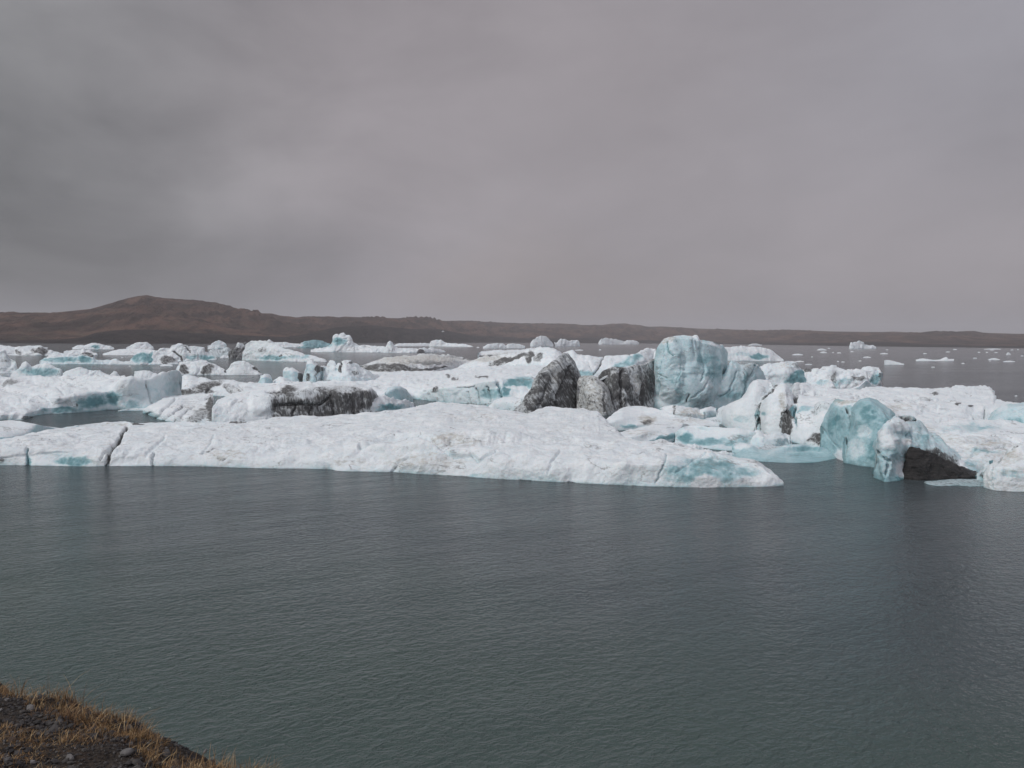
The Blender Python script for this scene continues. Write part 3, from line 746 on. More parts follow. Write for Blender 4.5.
berg('knobbly white and teal berg with dark specks, standing before the open grey water', [(800, 391), (830, 392), (860, 391.5), (881, 390)],
     [(Dm_, 1.5, [(800, 384), (815, 380), (830, 382), (850, 379), (870, 378), (881, 380)]), (Dm_, 3.5, [(800, 378), (806, 372), (815, 371), (830, 371), (845, 374), (860, 373), (872, 370), (881, 374)]),
      (Dm_, 7, [(800, 374), (805, 370.4), (812, 369.6), (820, 367.4), (828, 366.4), (835, 366), (839, 368.4), (845, 370.6), (855, 370.4), (862, 369), (869, 367), (875, 367.4), (879, 369.4), (881, 373)])],
     back=6, rough=.26, rs=1.8, facet=.5, fs=1.8, blue=.08, steep=.2, res=1.3,
     patches=[('b', 876, 379, 6, 9, .75), ('b', 846, 381, 14, 4, .6), ('d', 858, 378, 6, 2.5, .65), ('d', 834, 378, 3, 5, .6), ('d', 808, 371, 4, 1.5, .8), ('b', 822, 383, 12, 4, .5), ('b', 836, 383, 4, 6, .6)])
berg('little pointed fin of white ice at the back edge of the white floe', [(850, 396), (860, 396), (874, 395)], [(Dm_, .5, [(850, 390), (860, 386), (866, 380), (868, 381), (874, 389)]), (Dm_, 1, [(850, 389), (860, 385), (864, 381.4), (867, 379), (869, 382), (874, 388.5)])], back=1.5, rough=.06, rs=.8, blue=.12)

# ---- cracked white blocks and the white floe on the right
berg('smooth white block rising to a rounded top, leftmost of the cracked blocks',
     [(717, 420), (722, 425), (730, 429), (745, 431), (757, 432), (774, 431)],
     [(Dm_, .7, [(717, 417), (724, 414), (735, 414), (748, 414), (774, 420)]), (Dm_, 2, [(717, 413), (723, 408), (735, 403), (746, 399), (754, 398), (774, 406)]),
      (Dm_, 4.5, [(717, 411), (719, 408.5), (729, 404), (741, 398.6), (746, 393), (749, 386), (753, 381.4), (757, 380.4), (768, 380.6), (772, 384), (774, 390)]), (Dm_, 5.2, [(717, 410.4), (719, 408), (729, 403.6), (741, 398), (746, 392), (749, 385), (753, 380.6), (757, 379.4), (767, 379.4), (771, 382), (774, 389)])],
     back=6, rough=.08, rs=1.8, facet=.12, fs=2.6, blue=.07, steep=.12, smooth=True, res=1.25, endw=.1,
     patches=[('b', 742, 420, 12, 5, .5), ('b', 730, 424, 14, 4, .35)])
berg('steep white block between two dark crevasses, second of the cracked blocks',
     [(756, 433), (758, 434), (766, 436.5), (776, 437.5), (785, 438), (794, 438)],
     [(Dm_, .6, [(756, 427), (760, 421), (770, 421), (780, 422), (794, 430)]), (Dm_, 1.5, [(756, 420), (759, 410), (763, 405), (768, 403), (778, 404), (786, 408), (794, 424)]), (Dm_, 3.0, [(756, 416), (758, 405), (762, 399), (767, 394), (773, 390), (780, 388.6), (786, 389), (791, 396), (794, 414)]),
      (Dm_, 5.0, [(756, 415), (757.5, 404), (762, 397.6), (767, 392.6), (773, 387.4), (778, 385), (784, 384.2), (788, 386), (791.5, 392), (794, 408)])],
     back=6, rough=.12, rs=1.6, facet=.22, fs=1.8, blue=.06, steep=.1, smooth=True, res=1.3, endw=.1,
     patches=[('b', 755.5, 413, 3.5, 16, 1), ('b', 757, 424, 2.5, 8, .8), ('b', 765, 413, 5, 3, .55), ('t', 783, 402, 5, 12, .7), ('d', 784, 420, 4, 12, .7), ('b', 772, 398, 8, 4, .2), ('d', 775, 385.4, 3.6, 1.6, 1)],
     cracks=[([(774, 387), (767, 395), (762, 400), (758.5, 407), (759, 420), (759.5, 434)], 1.7, .35, .95, .95)])
berg('wide flat white floe on the right, its left cliff split by a dirt-filled crevasse',
     [(783, 438), (790, 441), (800, 444), (815, 447.5), (830, 449), (860, 452), (900, 456), (950, 460), (1000, 463), (1090, 466)],
     [(Z, 1.5, [(783, 420, 1.5), (800, 424, 1.4), (815, 426, 1.4), (830, 428), (860, 430), (900, 436, 1.0), (950, 446, .7), (1012, 450, .6), (1090, 452, .6)]),
      (Z, 3, [(783, 418, 1.9), (787, 412, 2.3), (792, 406, 2.6), (800, 403.5, 2.8), (812, 402, 2.9), (830, 403, 2.9), (850, 405), (870, 409, 2.7), (900, 420, 1.9), (925, 431, 1.5), (950, 434, 1.45), (1012, 438, 1.3)]),
      (Z, 3, [(783, 417, 2), (787, 409, 2.4), (792, 401, 2.8), (797, 395, 3.1), (802, 391.6, 3.2), (830, 395, 3.1), (870, 400, 2.8), (900, 405, 2.4), (950, 415, 1.9), (1012, 422, 1.6)]),
      (Z, 2.8, [(783, 416, 2.1), (786, 408, 2.5), (791, 398, 3), (796, 389, 3.4), (802, 386.4, 3.5), (815, 389, 3.2), (830, 391.6, 3.1), (870, 394, 2.85), (900, 396, 2.7), (950, 401, 2.4), (990, 405, 2.2), (1012, 408, 2)]),
      (Z, 2.8, [(783, 415.6, 2.15), (786, 407, 2.6), (791, 396, 3.1), (796, 386, 3.55), (801, 383, 3.6), (808, 383.4, 3.6), (815, 386.4, 3.3), (830, 389.4, 3.15), (850, 389.6, 3.05), (890, 388.2, 2.95), (920, 389.6, 2.8), (935, 388.6, 2.8), (950, 388.2, 2.8), (975, 387.4), (988, 388, 2.7), (994, 391.5, 2.5),
                (990, 397, 2.3), (1000, 402, 2.1), (1012, 405, 2)])],
     back=8, rough=.22, rs=2.2, facet=.30, fs=2.2, blue=.06, steep=.2, smooth=True, res=1.1, endw=.04,
     patches=[('b', 803, 411.5, 22, 3.2, .55), ('d', 800, 414, 1, 1, .1), ('d', 787, 425, 6, 16, .9), ('d', 818, 440, 11, 6, .7), ('d', 821, 439, 3.5, 5, 1), ('b', 797, 398, 10, 6, .2), ('b', 792, 411, 5, 7, .85), ('b', 840, 432, 14, 3.5, .5), ('t', 795, 390, 8, 8, .3),
              ('d', 934, 395, 5, 1.4, .8), ('d', 958, 403.5, 3.6, 1.6, .9), ('d', 971, 405.5, 2.5, 1.4, .9), ('d', 927, 400, 6, .8, .5), ('b', 975, 412, 6, 5, .35), ('b', 989, 413, 6, 5, .4), ('b', 935, 412, 16, 4, .12), ('b', 975, 428, 40, 5, .5), ('b', 950, 431, 24, 3, .4),
              ('t', 895, 408, 22, 6, .55), ('t', 925, 430, 20, 6, .6), ('d', 921, 411, 3, 1, .4), ('p', 975, 414, 10, 7, -.3), ('p', 990, 414, 8, 7, -.3), ('p', 932, 412, 14, 4, -.3)],
     cracks=[([(797, 396), (792, 402), (787, 409), (785, 418), (787, 428), (789, 438)], 3.0, .45, 1, .3), ([(840, 393), (870, 397), (884, 404)], 1, .3, .3, 0), ([(815, 394), (835, 396), (850, 399), (870, 398)], 1, .3, .35, 0), ([(800, 394), (815, 394.5)], 1, .25, .3, 0), ([(920, 402), (945, 400), (962, 407)], 1.1, .3, .2, .1),
             ([(925, 415), (940, 421), (955, 420)], 1.2, .3, .2, .1), ([(905, 396), (918, 404)], 1, .2, .3, 0), ([(985, 408), (984, 419)], 1.4, .4, .4, .3), ([(972, 410), (975, 418)], 1.3, .3, .3, .3), ([(796, 406), (794, 416), (797, 428)], 1.8, .5, .1, 1)])
berg('blue ice hump at the right edge behind the flat floe', [(985, 443), (1000, 444), (1024, 445), (1080, 446)],
     [(Dm_, .8, [(985, 436), (1000, 428), (1024, 426), (1080, 426)]), (Dm_, 2.2, [(985, 430), (995, 416), (1008, 410), (1024, 408), (1080, 407)]), (Dm_, 4, [(985, 426), (992, 412), (1003, 405), (1014, 403.4), (1024, 403), (1080, 403)])],
     back=6, rough=.14, rs=2, facet=.2, fs=2, blue=.5, steep=.08, smooth=True, patches=[('b', 1012, 425, 18, 12, .68), ('w', 1000, 408, 8, 4, .4)])
berg('slate-coloured dull slab of ice leaning between the crevasse cliff and the teal fins', [(814, 442), (822, 443), (836, 444)],
     [(Dm_, .3, [(814, 432), (818, 428), (824, 432), (836, 436)]), (Dm_, .8, [(814, 418), (816, 406), (826, 405), (836, 409)]), (Dm_, 1.2, [(814, 412), (815.5, 404), (818, 402), (824, 402.6), (836, 406)])], back=2, rough=.12, rs=1, facet=.1, fs=1, blue=.22, steep=.0, dirt=.3)
berg('slab of whitish ice with yellow silt on it, reaching back toward the tall blue fins', [(868, 458), (890, 462), (930, 470), (960, 472), (1000, 470), (1012, 468), (1090, 470)],
     [(Z, .5, [(868, 450, 1.0), (890, 452, .8), (930, 462), (960, 466), (1000, 463), (1012, 460)]), (Z, 1.3, [(868, 430, 2.2), (885, 426, 2.2), (905, 430, 1.8), (930, 441, 1.2), (950, 452, .9), (980, 453, .9), (1012, 450, .9)]),
      (Z, 1.6, [(868, 405, 3.4), (880, 406, 3.2), (890, 410, 2.9), (905, 418, 2.4), (920, 427, 1.9), (935, 433, 1.5), (960, 436), (990, 437.4, 1.4), (1008, 441, 1.2), (1012, 444, 1.1)])],
     back=4, rough=.12, rs=1.6, facet=.16, fs=1.6, blue=.08, steep=.2, smooth=True, tan=.35, mat=ICE_H,
     patches=[('t', 925, 442, 26, 9, .8), ('b', 985, 452, 20, 4, .6), ('b', 975, 462, 22, 5, .45), ('t', 990, 444, 22, 2, .8), ('b', 968, 465, 14, 4, .6)],
     cracks=[([(930, 437), (960, 442), (1000, 441)], 1.3, .25, .15, 0), ([(935, 452), (970, 452), (1006, 446)], 1.4, .3, .1, .2), ([(925, 431), (940, 441), (950, 452)], 1.2, .2, .1, 0), ([(950, 458), (975, 455)], 1.2, .3, .1, .5)])

# ---- teal fins and the berg with the black wedge
berg('left of the two tall teal fins, a dark crack down its middle',
     [(823, 452), (830, 454), (840, 459), (850, 462), (858, 462)],
     [(Dm_, .3, [(823, 435), (828, 436), (838, 444), (848, 450), (858, 450)]), (Dm_, .8, [(823, 428), (828, 416), (835, 407), (845, 412), (858, 420)]), (Dm_, 2.6, [(823, 426), (827, 415), (833, 404), (837, 400), (842, 399.6), (850, 402), (858, 404)])],
     back=4, rough=.08, rs=1.3, facet=.06, fs=1.6, crisp=.42, cs=2.2, endw=.04, blue=.62, steep=.05, wet=.1, res=1.4,
     patches=[('b', 836, 425, 11, 17, .8), ('t', 845, 402, 14, 4, .8), ('w', 848, 404, 12, 3, .6), ('w', 845, 455, 9, 7, .8), ('d', 846, 457, 7, 7, .4), ('w', 856, 410, 4, 8, .5)],
     cracks=[([(846, 408), (849, 414), (851, 424), (851, 440), (851, 448)], 1.8, .6, .95, .5), ([(824, 428), (834, 442), (842, 450)], 1.2, .2, 0, .3)])
berg('right of the two tall teal fins, deep blue and smooth, standing in the water',
     [(845, 462.5), (856, 464.5), (866, 466.5), (878, 467.5), (893, 468)],
     [(Dm_, .4, [(845, 452), (854, 448), (866, 446), (878, 448), (893, 452)]), (Dm_, .9, [(845, 446), (852, 430), (857, 420), (868, 420), (880, 424), (893, 430)]), (Dm_, 1.8, [(845, 440), (852, 420), (857, 408), (863, 402), (870, 402), (880, 409), (893, 420)]),
      (Dm_, 3.4, [(845, 438), (852, 416), (857, 405), (861, 400.4), (865, 398.8), (869, 399), (876, 402), (883, 407), (888, 411.5), (893, 418)])],
     back=4, rough=.10, rs=1.8, facet=.06, fs=2.2, crisp=.5, cs=2.6, endw=.04, blue=.64, steep=.05, wet=.1, smooth=False, res=1.4,
     patches=[('b', 868, 415, 12, 12, .92), ('b', 873, 452, 8, 16, .88), ('w', 864, 432, 8, 7, .45), ('w', 858, 448, 8, 12, .4), ('w', 884, 405, 12, 2.5, .8, -32), ('b', 882, 440, 6, 14, .85), ('b', 880, 425, 8, 10, .7)])
wedge_host = berg('scalloped pale blue berg in the right foreground that carries a black rock-filled wedge',
     [(877, 475), (879, 481), (886, 482.5), (896, 480.5), (910, 477.5), (930, 476.5), (950, 476.5), (970, 476), (988, 476)],
     [(Dm_, .25, [(877, 462), (880, 466), (886, 470), (900, 470), (920, 471), (950, 474), (988, 476)]), (Dm_, .7, [(877, 446), (880, 440), (886, 446), (900, 450), (920, 453), (940, 461), (960, 470), (988, 475)]),
      (Dm_, 1.5, [(877, 443), (880, 434), (886, 427), (893, 424), (905, 428), (918, 432), (930, 441), (945, 452), (960, 463), (988, 474)]),
      (Dm_, 3.2, [(877, 442), (880, 432), (884, 426), (888, 421), (893, 417.4), (899, 415.6), (907, 415), (914, 415.8), (919, 420), (925, 427), (932, 434), (941, 442), (950, 450), (958, 456), (966, 462), (974, 469), (980, 472), (988, 473.5)])],
     back=5, rough=.14, rs=1.3, facet=.08, fs=1.8, crisp=.4, cs=1.8, blue=.48, steep=.1, wet=.3, smooth=False, res=1.4, endw=.08,
     patches=[('b', 915, 440, 12, 8, .5), ('b', 925, 437, 6, 8, .65), ('w', 898, 425, 12, 7, .5), ('w', 886, 440, 7, 10, .55), ('w', 905, 470, 9, 9, .6), ('w', 903, 442, 7, 3, .9), ('t', 905, 441, 8, 3, .5), ('t', 906, 418, 10, 3, .7), ('d', 904, 419, 9, 1.5, .7, -15), ('b', 890, 466, 8, 6, .5), ('b', 896, 479, 20, 3, .9),
              ('p', 898, 446, 12, 10, .18), ('p', 915, 436, 8, 8, -.15), ('w', 962, 465, 8, 2.5, .9, -38), ('d', 945, 462, 26, 8, .8, -25)],
     cracks=[([(897, 416), (904, 420), (910, 418), (918, 420)], 1.5, .35, .9, 0), ([(907, 436), (911, 430), (914, 442)], 1.3, .3, 0, .9), ([(878, 452), (888, 462), (886, 474)], 2, .4, 0, .5)])

# black debris wedge: a part of that berg
def rock_material():
    m, nt, b, out = mat_new('black_ashy_rock_debris')
    n = N(nt)
    tc = n.node('ShaderNodeTexCoord').outputs['Object']
    mp = n.mapping(tc, rot=(0, math.radians(12), 0), scale=(1.2, 1.2, 5.5))
    f = n.noise(mp, 1.6, 8, 0.7, 0.6)
    g = n.noise(tc, 14, 5, 0.7)
    c = n.mix(n.rng(f, .35, .7), (0.009, 0.009, 0.009, 1), (0.045, 0.041, 0.039, 1))
    c = n.mix(n.rng(n.math('ADD', n.math('MULTIPLY', f, .6), n.math('MULTIPLY', g, .5)), .66, .80), c, (0.36, 0.34, 0.33, 1))
    n.link(c, b.inputs['Base Color'])
    b.inputs['Roughness'].default_value = 0.42
    bp = n.node('ShaderNodeBump')
    bp.inputs['Distance'].default_value = 0.12
    n.link(n.math('ADD', f, n.math('MULTIPLY', g, .5)), bp.inputs['Height'])
    n.link(bp.outputs[0], b.inputs['Normal'])
    return m


ROCKM = rock_material()
w = berg('x', [(902, 478.8), (909, 480), (918, 480.2), (930, 479.6), (945, 479), (962, 478.4), (975, 478), (990, 477.4)],
         [(Dm_, .02, [(901, 477), (909, 474), (915, 474), (930, 474), (945, 474.4), (960, 475), (975, 476), (990, 477)]), (Dm_, .16, [(901, 475), (905, 464), (910, 458), (921, 460), (936, 463), (945, 467), (957, 471), (975, 475.4), (990, 476.8)]),
          (Dm_, .55, [(901, 474), (904, 466), (906, 457), (908.5, 447), (912, 446.4), (921, 450), (929, 452), (936, 454.5), (945, 459.5), (957, 465.5), (972, 472.5), (982, 475.6), (990, 476.6)])],
         back=2.6, rough=.06, rs=.6, facet=.04, fs=.7, crisp=.16, cs=.7, blue=0, mat=ROCKM, name='debris_wedge', res=1.3, parent=wedge_host, endw=.04)
for k_ in ('label', 'category'):
    if k_ in w: del w[k_]
w['label'] = 'black layered rock and ash frozen into the ice'
regroup(wedge_host, [w])

berg('pale drowned shelf of ice just under the black wedge, level with the water', [(924, 483), (932, 485.6), (945, 486.4), (958, 485.4), (972, 486.6), (990, 486)], [(Z, .05, [(924, 482.6), (932, 483.2), (940, 482.4), (952, 481), (965, 481.4), (990, 481)])],
     back=1.5, rough=.03, rs=.5, blue=.35, wet=.2, dirt=.45)
berg('white and grey block with a flat sloping top in the right foreground corner',
     [(985, 487), (988, 488.5), (996, 490.5), (1010, 491.5), (1024, 492), (1080, 494)],
     [(Dm_, .15, [(985, 478), (988, 476), (998, 478), (1010, 478), (1024, 478), (1080, 478)]), (Dm_, .5, [(985, 474), (990, 470), (1000, 468.5), (1010, 468), (1024, 467), (1080, 466)]), (Dm_, 2.2, [(985, 472.6), (989, 467), (995, 463.6), (1002, 457), (1010, 450), (1017, 445.6), (1024, 444.6), (1080, 442)])],
     back=4, rough=.1, rs=1.4, facet=.14, fs=1.8, blue=.1, steep=.3, wet=.1, tan=.25, res=1.3, endw=.08,
     patches=[('b', 1012, 474, 22, 6, .5), ('w', 1012, 485, 22, 6, .75), ('w', 990, 480, 4, 9, .8), ('t', 1012, 458, 18, 7, .6)], cracks=[([(1020, 446), (1008, 453), (999, 461), (995, 468)], 1.8, .25, .4, 0), ([(993, 470), (993, 488)], 1.3, .3, .05, .5)])
berg('narrow broken rib of ice at the tip of the black wedge', [(976, 480), (982, 481.4), (991, 481)], [(Dm_, .3, [(976, 477), (981, 473), (986, 468), (991, 469)]), (Dm_, .9, [(976, 476), (980, 471), (986, 464), (991, 460)])], back=1, rough=.12, rs=.7, facet=.12, fs=.6, blue=.25, patches=[('d', 984, 474, 4, 3, .7), ('w', 974, 470, 4, 3, .8)])

# ---- low teal floes in front of the cracked blocks
berg('bright turquoise low floe with a raised left lip, in front of the crevasse', [(732, 457), (736, 459.5), (760, 461.5), (790, 463), (815, 462.6), (832, 459.5), (840, 457)],
     [(Z, .25, [(732, 450), (736, 452), (750, 454), (765, 456), (785, 453), (810, 451), (828, 454, .15), (840, 455.6, .04)]), (Z, .75, [(732, 446.5, .6), (734, 443.4), (738, 442), (746, 443.4), (753, 446, .6), (758, 450, .35), (768, 452, .3), (776, 449, .45), (784, 446, .65), (790, 444.4, .75), (805, 444.4, .75), (815, 446, .7), (822, 447.5, .5), (830, 451, .3), (840, 455, .08)])],
     back=3, rough=.05, rs=1.2, blue=.52, steep=.15, wet=.25, smooth=True, endw=.06, patches=[('w', 742, 446, 9, 3, .6), ('b', 800, 455, 30, 5, .6), ('b', 745, 456, 14, 4, .6), ('w', 800, 446, 20, 1.5, .4)])
berg('mid-sized low floe with a teal belly and a white upper side', [(675, 443), (682, 446), (700, 448), (725, 450.5), (750, 451), (772, 449)],
     [(Z, .45, [(675, 437, .35), (684, 438), (700, 440), (720, 441), (740, 442, .4), (760, 443, .3), (772, 444, .2)]), (Z, 1.0, [(675, 434, .6), (682, 430), (700, 430), (720, 432), (740, 434), (755, 437, .8), (772, 442, .3)]), (Z, 1.3, [(675, 433, .7), (679, 429), (686, 425.8, 1.2), (700, 426.2), (720, 427.4), (740, 428.6), (752, 431, 1.2), (762, 435.6, .8), (772, 440.6, .4)])],
     back=3, rough=.08, rs=1.4, facet=.08, fs=1.4, blue=.2, steep=.2, smooth=True, endw=.06, patches=[('b', 686, 438, 10, 7, 1), ('b', 716, 442, 44, 5.5, .72)])
berg('heap of whitish broken ice between the turquoise floe and the cracked blocks', [(748, 447), (760, 449), (775, 449), (790, 446)], [(Dm_, .4, [(748, 441), (758, 437), (770, 439), (780, 438), (790, 440)]), (Dm_, 1.6, [(748, 440), (753, 433), (757, 431.4), (764, 434), (770, 435), (776, 433), (784, 433.6), (790, 437)])],
     back=2, rough=.12, rs=.8, facet=.12, fs=.8, blue=.08, patches=[('d', 778, 440, 6, 2, .3)])
berg('light grey flat scrap of ice wedged between the turquoise and white floes', [(750, 455), (760, 456), (776, 453), (792, 449)], [(Z, .3, [(750, 453), (760, 447), (775, 442), (786, 438.6), (792, 441)])], back=1, rough=.04, rs=.6, blue=.12, dirt=.38)
berg('white slab with a greenish silty hollow in its front edge, resting against the long floe', [(606, 430), (620, 430.5), (645, 429.5), (680, 429.5), (705, 429.5), (719, 428)],
     [(Z, .5, [(606, 427), (622, 426.5), (640, 424.4), (650, 424), (680, 424), (705, 425.4, .35), (719, 426.4, .2)]), (Z, .95, [(606, 424, .6), (622, 419), (640, 416), (655, 416), (680, 418, .8), (705, 421, .5), (719, 425, .25)]),
      (Z, 1.5, [(606, 420, .8), (616, 412, 1.2), (623, 407.6), (628, 406), (641, 406), (654, 408), (664, 411, 1.3), (676, 416, 1), (700, 418.8, .7), (712, 421.4, .45), (719, 424.4, .3)])],
     back=3, rough=.08, rs=1.6, facet=.06, fs=1.5, blue=.06, steep=.15, smooth=True, endw=.06, patches=[('t', 648, 420, 10, 5, 1), ('d', 647, 422, 6, 2.5, .75), ('b', 628, 426, 14, 2.5, .6), ('t', 690, 421, 26, 3, .5), ('b', 695, 427, 20, 2, .4)])
berg('white wedge-shaped plate with a teal underside, pushed up beside the long floe', [(616, 447), (645, 447), (665, 445), (680, 440), (689, 432)],
     [(Z, .5, [(616, 445), (645, 441.6), (660, 437.6, .6), (675, 434, .7), (689, 427.6, .8)]), (Z, .9, [(616, 440), (645, 434), (660, 430), (675, 427, .95), (689, 425)]), (Z, 1.1, [(616, 434, .8), (630, 430, .9), (645, 426.6), (658, 424), (668, 422.4), (680, 422.8), (689, 424.6)])],
     back=2.5, rough=.06, rs=1.5, facet=.06, fs=1.3, blue=.07, steep=.1, endw=.06, patches=[('b', 664, 438.6, 20, 3.6, .9, 14), ('b', 684, 431, 5, 4, .8), ('t', 640, 433, 20, 5, .5), ('d', 670, 428.5, 4, .8, .5)])
berg('white slab marked by an upright olive silt stripe, below the tallest berg', [(660, 421), (675, 421.5), (690, 421), (704, 419.5)], [(Dm_, .4, [(660, 413), (675, 413), (690, 413.5), (704, 415)]), (Dm_, 2, [(660, 408.6), (664, 406.4), (675, 405), (686, 407), (695, 408), (704, 411.5)])],
     back=3, rough=.08, rs=1.2, facet=.1, fs=1.2, blue=.05, patches=[('t', 690, 413, 20, 6, .6)], cracks=[([(674, 405), (674.5, 420)], 2.2, .1, .75, 0)])
berg('small white angular chunk just right of the silt-striped slab', [(698, 419), (706, 419.8), (716, 418)], [(Dm_, .3, [(698, 413), (706, 411), (716, 411)]), (Dm_, 1.2, [(698, 410.6), (704, 408.4), (710, 406.6), (716, 408)])], back=1.2, rough=.06, rs=.7, facet=.1, fs=.8, blue=.05)
berg('low white sliver below the angular chunk', [(700, 424), (712, 424.6), (736, 423.6)], [(Z, .35, [(700, 421.4), (708, 417.8), (720, 416.4), (730, 417), (736, 420)])], back=1.2, rough=.05, rs=.7, facet=.05, fs=.8, blue=.07, patches=[('d', 715, 421, 8, 1, .5)])

# crumbled ice in the gap
GR = 'small ice rubble in the gap behind the long floe'
for lb, cx, cy, wd, ht in [('ragged lump of ice rubble under the teal belly', 694, 452, 20, 8), ('flat wide lump of ice rubble just left of the turquoise lip', 722, 457.5, 24, 7),
                           ('small pointed lump of ice rubble between two ragged ones', 708, 454, 9, 5), ('tiny lump of ice rubble beside the peak of the blue wedge', 682, 452.5, 12, 4)]:
    berg(lb, [(cx - wd / 2, cy - .8), (cx, cy), (cx + wd / 2, cy - .6)], [(Dm_, .2, [(cx - wd / 2, cy - 1.4), (cx - wd / 4, cy - ht * .6), (cx + wd / 4, cy - ht * .55), (cx + wd / 2, cy - 1.2)]),
                  (Dm_, .7, [(cx - wd / 2, cy - 1.6), (cx - wd * .3, cy - ht * .9), (cx, cy - ht), (cx + wd * .28, cy - ht * .75), (cx + wd / 2, cy - 1.4)])], back=.8, name='ice_rubble', cat='ice rubble', rough=.12, rs=.5, facet=.14, fs=.4, blue=.06, group=GR, res=2)

# ---- far left bergs
def far(label, top, by, depth=.35, d0=None, name='iceberg', cat='iceberg', group=None, **k):
    """berg farther off: its crest from the photo, a waterline, and a body about as deep as it is wide"""
    x0, x1 = top[0][0], top[-1][0]
    xm = (x0 + x1) / 2
    byl = by if isinstance(by, (list, tuple)) else [(x0, by), (xm, by), (x1, by)]
    D = float(dist_z(np.array([xm]), np.array([byl[len(byl) // 2][1]]), 0.0)[0])
    wid = (x1 - x0) * D / F
    dp = wid * depth
    bym = np.array(byl)
    mid = [(x, y * .5 + np.interp(x, bym[:, 0], bym[:, 1]) * .5) for x, y, *_ in top]
    hgt = max((np.interp(x, bym[:, 0], bym[:, 1]) - y) for x, y, *_ in top) * D / F
    kw = dict(rough=.08 * hgt, rs=hgt * .9, facet=.14 * hgt, fs=hgt * .8, crisp=.09 * hgt, cs=hgt * .7, blue=.06, steep=.2, wet=.15, res=2.2, mat=ICE_FAR, bow=dp * .3, endw=.3)
    kw.update(k)
    return berg(label, byl, [(Dm_, dp * .26, mid), (Dm_, dp * .62, top)], back=dp * .8, name=name, cat=cat, group=group, **kw)


far('domed teal-fronted berg above the broad floe on the far left', [(11, 377), (13, 374), (17, 369), (21, 363.5), (26, 361.4), (29.5, 365), (32, 366.8), (37, 364.8), (44, 363.4), (50, 364.4), (56, 367.4), (60.5, 370), (62.5, 377)], 381.5, .3, smooth=True, mat=ICE,
    facet=.2, fs=2, patches=[('b', 40, 372, 26, 7, .7), ('w', 22, 364, 6, 2, .9), ('w', 46, 364, 10, 1.2, .6), ('d', 60, 373, 2, 4, .4)])
far('heap of bumpy white ice cut by the left edge of the photo', [(-40, 356), (-20, 351), (0, 352), (4, 351), (7, 354), (10, 358), (13.5, 360), (16, 361), (16, 366), (12, 368), (16, 376)], 381, .3, mat=ICE, rough=.5, facet=.5, fs=2, patches=[('b', 6, 375, 12, 4, .3), ('d', 5, 361, 5, 1.2, .5), ('b', 2, 378, 3, 5, .5)])
far('low bluish mound just right of the domed teal berg', [(60, 376), (66, 371.5), (74, 368.6), (80, 368), (86, 369.4), (92, 371.6), (100, 371), (107, 374), (109, 375.5), (110, 379)], 381, .4, mat=ICE, smooth=True, blue=.22)
far('tiny peaked bump of white ice beyond the broad floe', [(107, 377), (111, 374), (114, 371), (116.5, 372), (118, 374.5), (122, 377)], 381, .5, mat=ICE)
far('faint grey white hump behind the top of the teal cliff', [(133, 380), (135, 371.5), (141, 370.8), (150, 371.4), (157, 374), (163, 378)], 382, .5, mat=ICE, dirt=.15, blue=.15)
far('long thin far-left berg with a dirty patch in its middle', [(-30, 346), (0, 345), (10, 346), (15, 348.4), (20, 346.4), (30, 345.3), (40, 346), (47, 350), (56, 351.4), (64, 354)], 355.5, .25, patches=[('d', 41, 351.5, 8, 3, .85), ('d', 18, 353, 3, 2, .6), ('d', 33, 349, 3, 2, .6)])
far('flat teal berg with a dirty top that tapers both ways', [(40, 361.5), (44, 358.6), (50, 356.2), (60, 355), (72, 355.2), (80, 355.8), (88, 354.4), (93, 355), (95.5, 359), (105, 360), (110, 360.4), (113, 359), (116, 358.6), (118, 360)], 364.5, .3, blue=.35, facet=.4,
    patches=[('b', 60, 360, 26, 3.5, .7), ('b', 85, 360, 10, 4, .85), ('d', 88, 355.5, 6, 1.2, .8), ('w', 60, 356, 16, 1.4, .8)])
far('little arched berg with a teal flank, close under the far shore', [(72.5, 347.5), (76, 345.6), (84, 345), (87, 344), (92, 342.8), (99, 343.6), (104, 345.4), (110, 346), (114, 348)], 349.3, .3, patches=[('b', 96, 347, 7, 1.8, .7)])
far('ragged white raft in front of the arched berg', [(63.5, 351.6), (67, 350.3), (73, 350), (81, 350), (83.5, 348), (86, 350.4), (90, 349.6), (93, 352), (97, 353.4)], 355.5, .3, patches=[('d', 86, 354, 6, 1, .8)])
far('flat white tabular floe left of the streaky teal wedge', [(103, 354), (110, 351.6), (118, 349.6), (126, 348.8), (140, 349), (150, 349.6), (160, 351.4)], 355.2, .4, facet=.05, rough=.08)
far('small white cone-topped berg against the far shore', [(126.5, 348), (131, 346.4), (135, 343.6), (140, 342.2), (146, 342), (150, 344.6), (153, 347), (153.5, 349)], 349.6, .4)
far('teal block with black and white slanting streaks on its right half', [(129.5, 362), (131, 359), (134, 356), (138, 352.6), (143, 351), (152, 350.8), (156, 352.4), (160, 354), (166, 354.5), (172, 356), (175, 359), (178, 363)], 364.6, .35, mat=ICE_D, facet=.5, fs=2.4,
    patches=[('b', 142, 358, 13, 6, .85), ('b', 150, 358, 3, 6, 1), ('d', 167, 360, 9, 4, .75), ('w', 158, 356, 6, 3, .5), ('w', 142, 351.5, 12, 1.4, .5)])
far('white sloping berg slashed by a slanting black seam', [(155, 352), (163, 349), (169, 347.6), (172, 345.4), (178, 344), (183, 344.4), (186, 347), (190, 348), (194, 350), (197, 353), (198, 360)], 361.6, .35, mat=ICE_L, facet=.5, fs=2,
    patches=[('b', 192, 357, 7, 4, .7), ('w', 170, 352, 10, 6, .6)], cracks=[([(174, 352), (178, 355), (182, 360)], 2, .5, 1, 0), ([(184, 346), (190, 352)], 1.2, .3, .8, 0)])
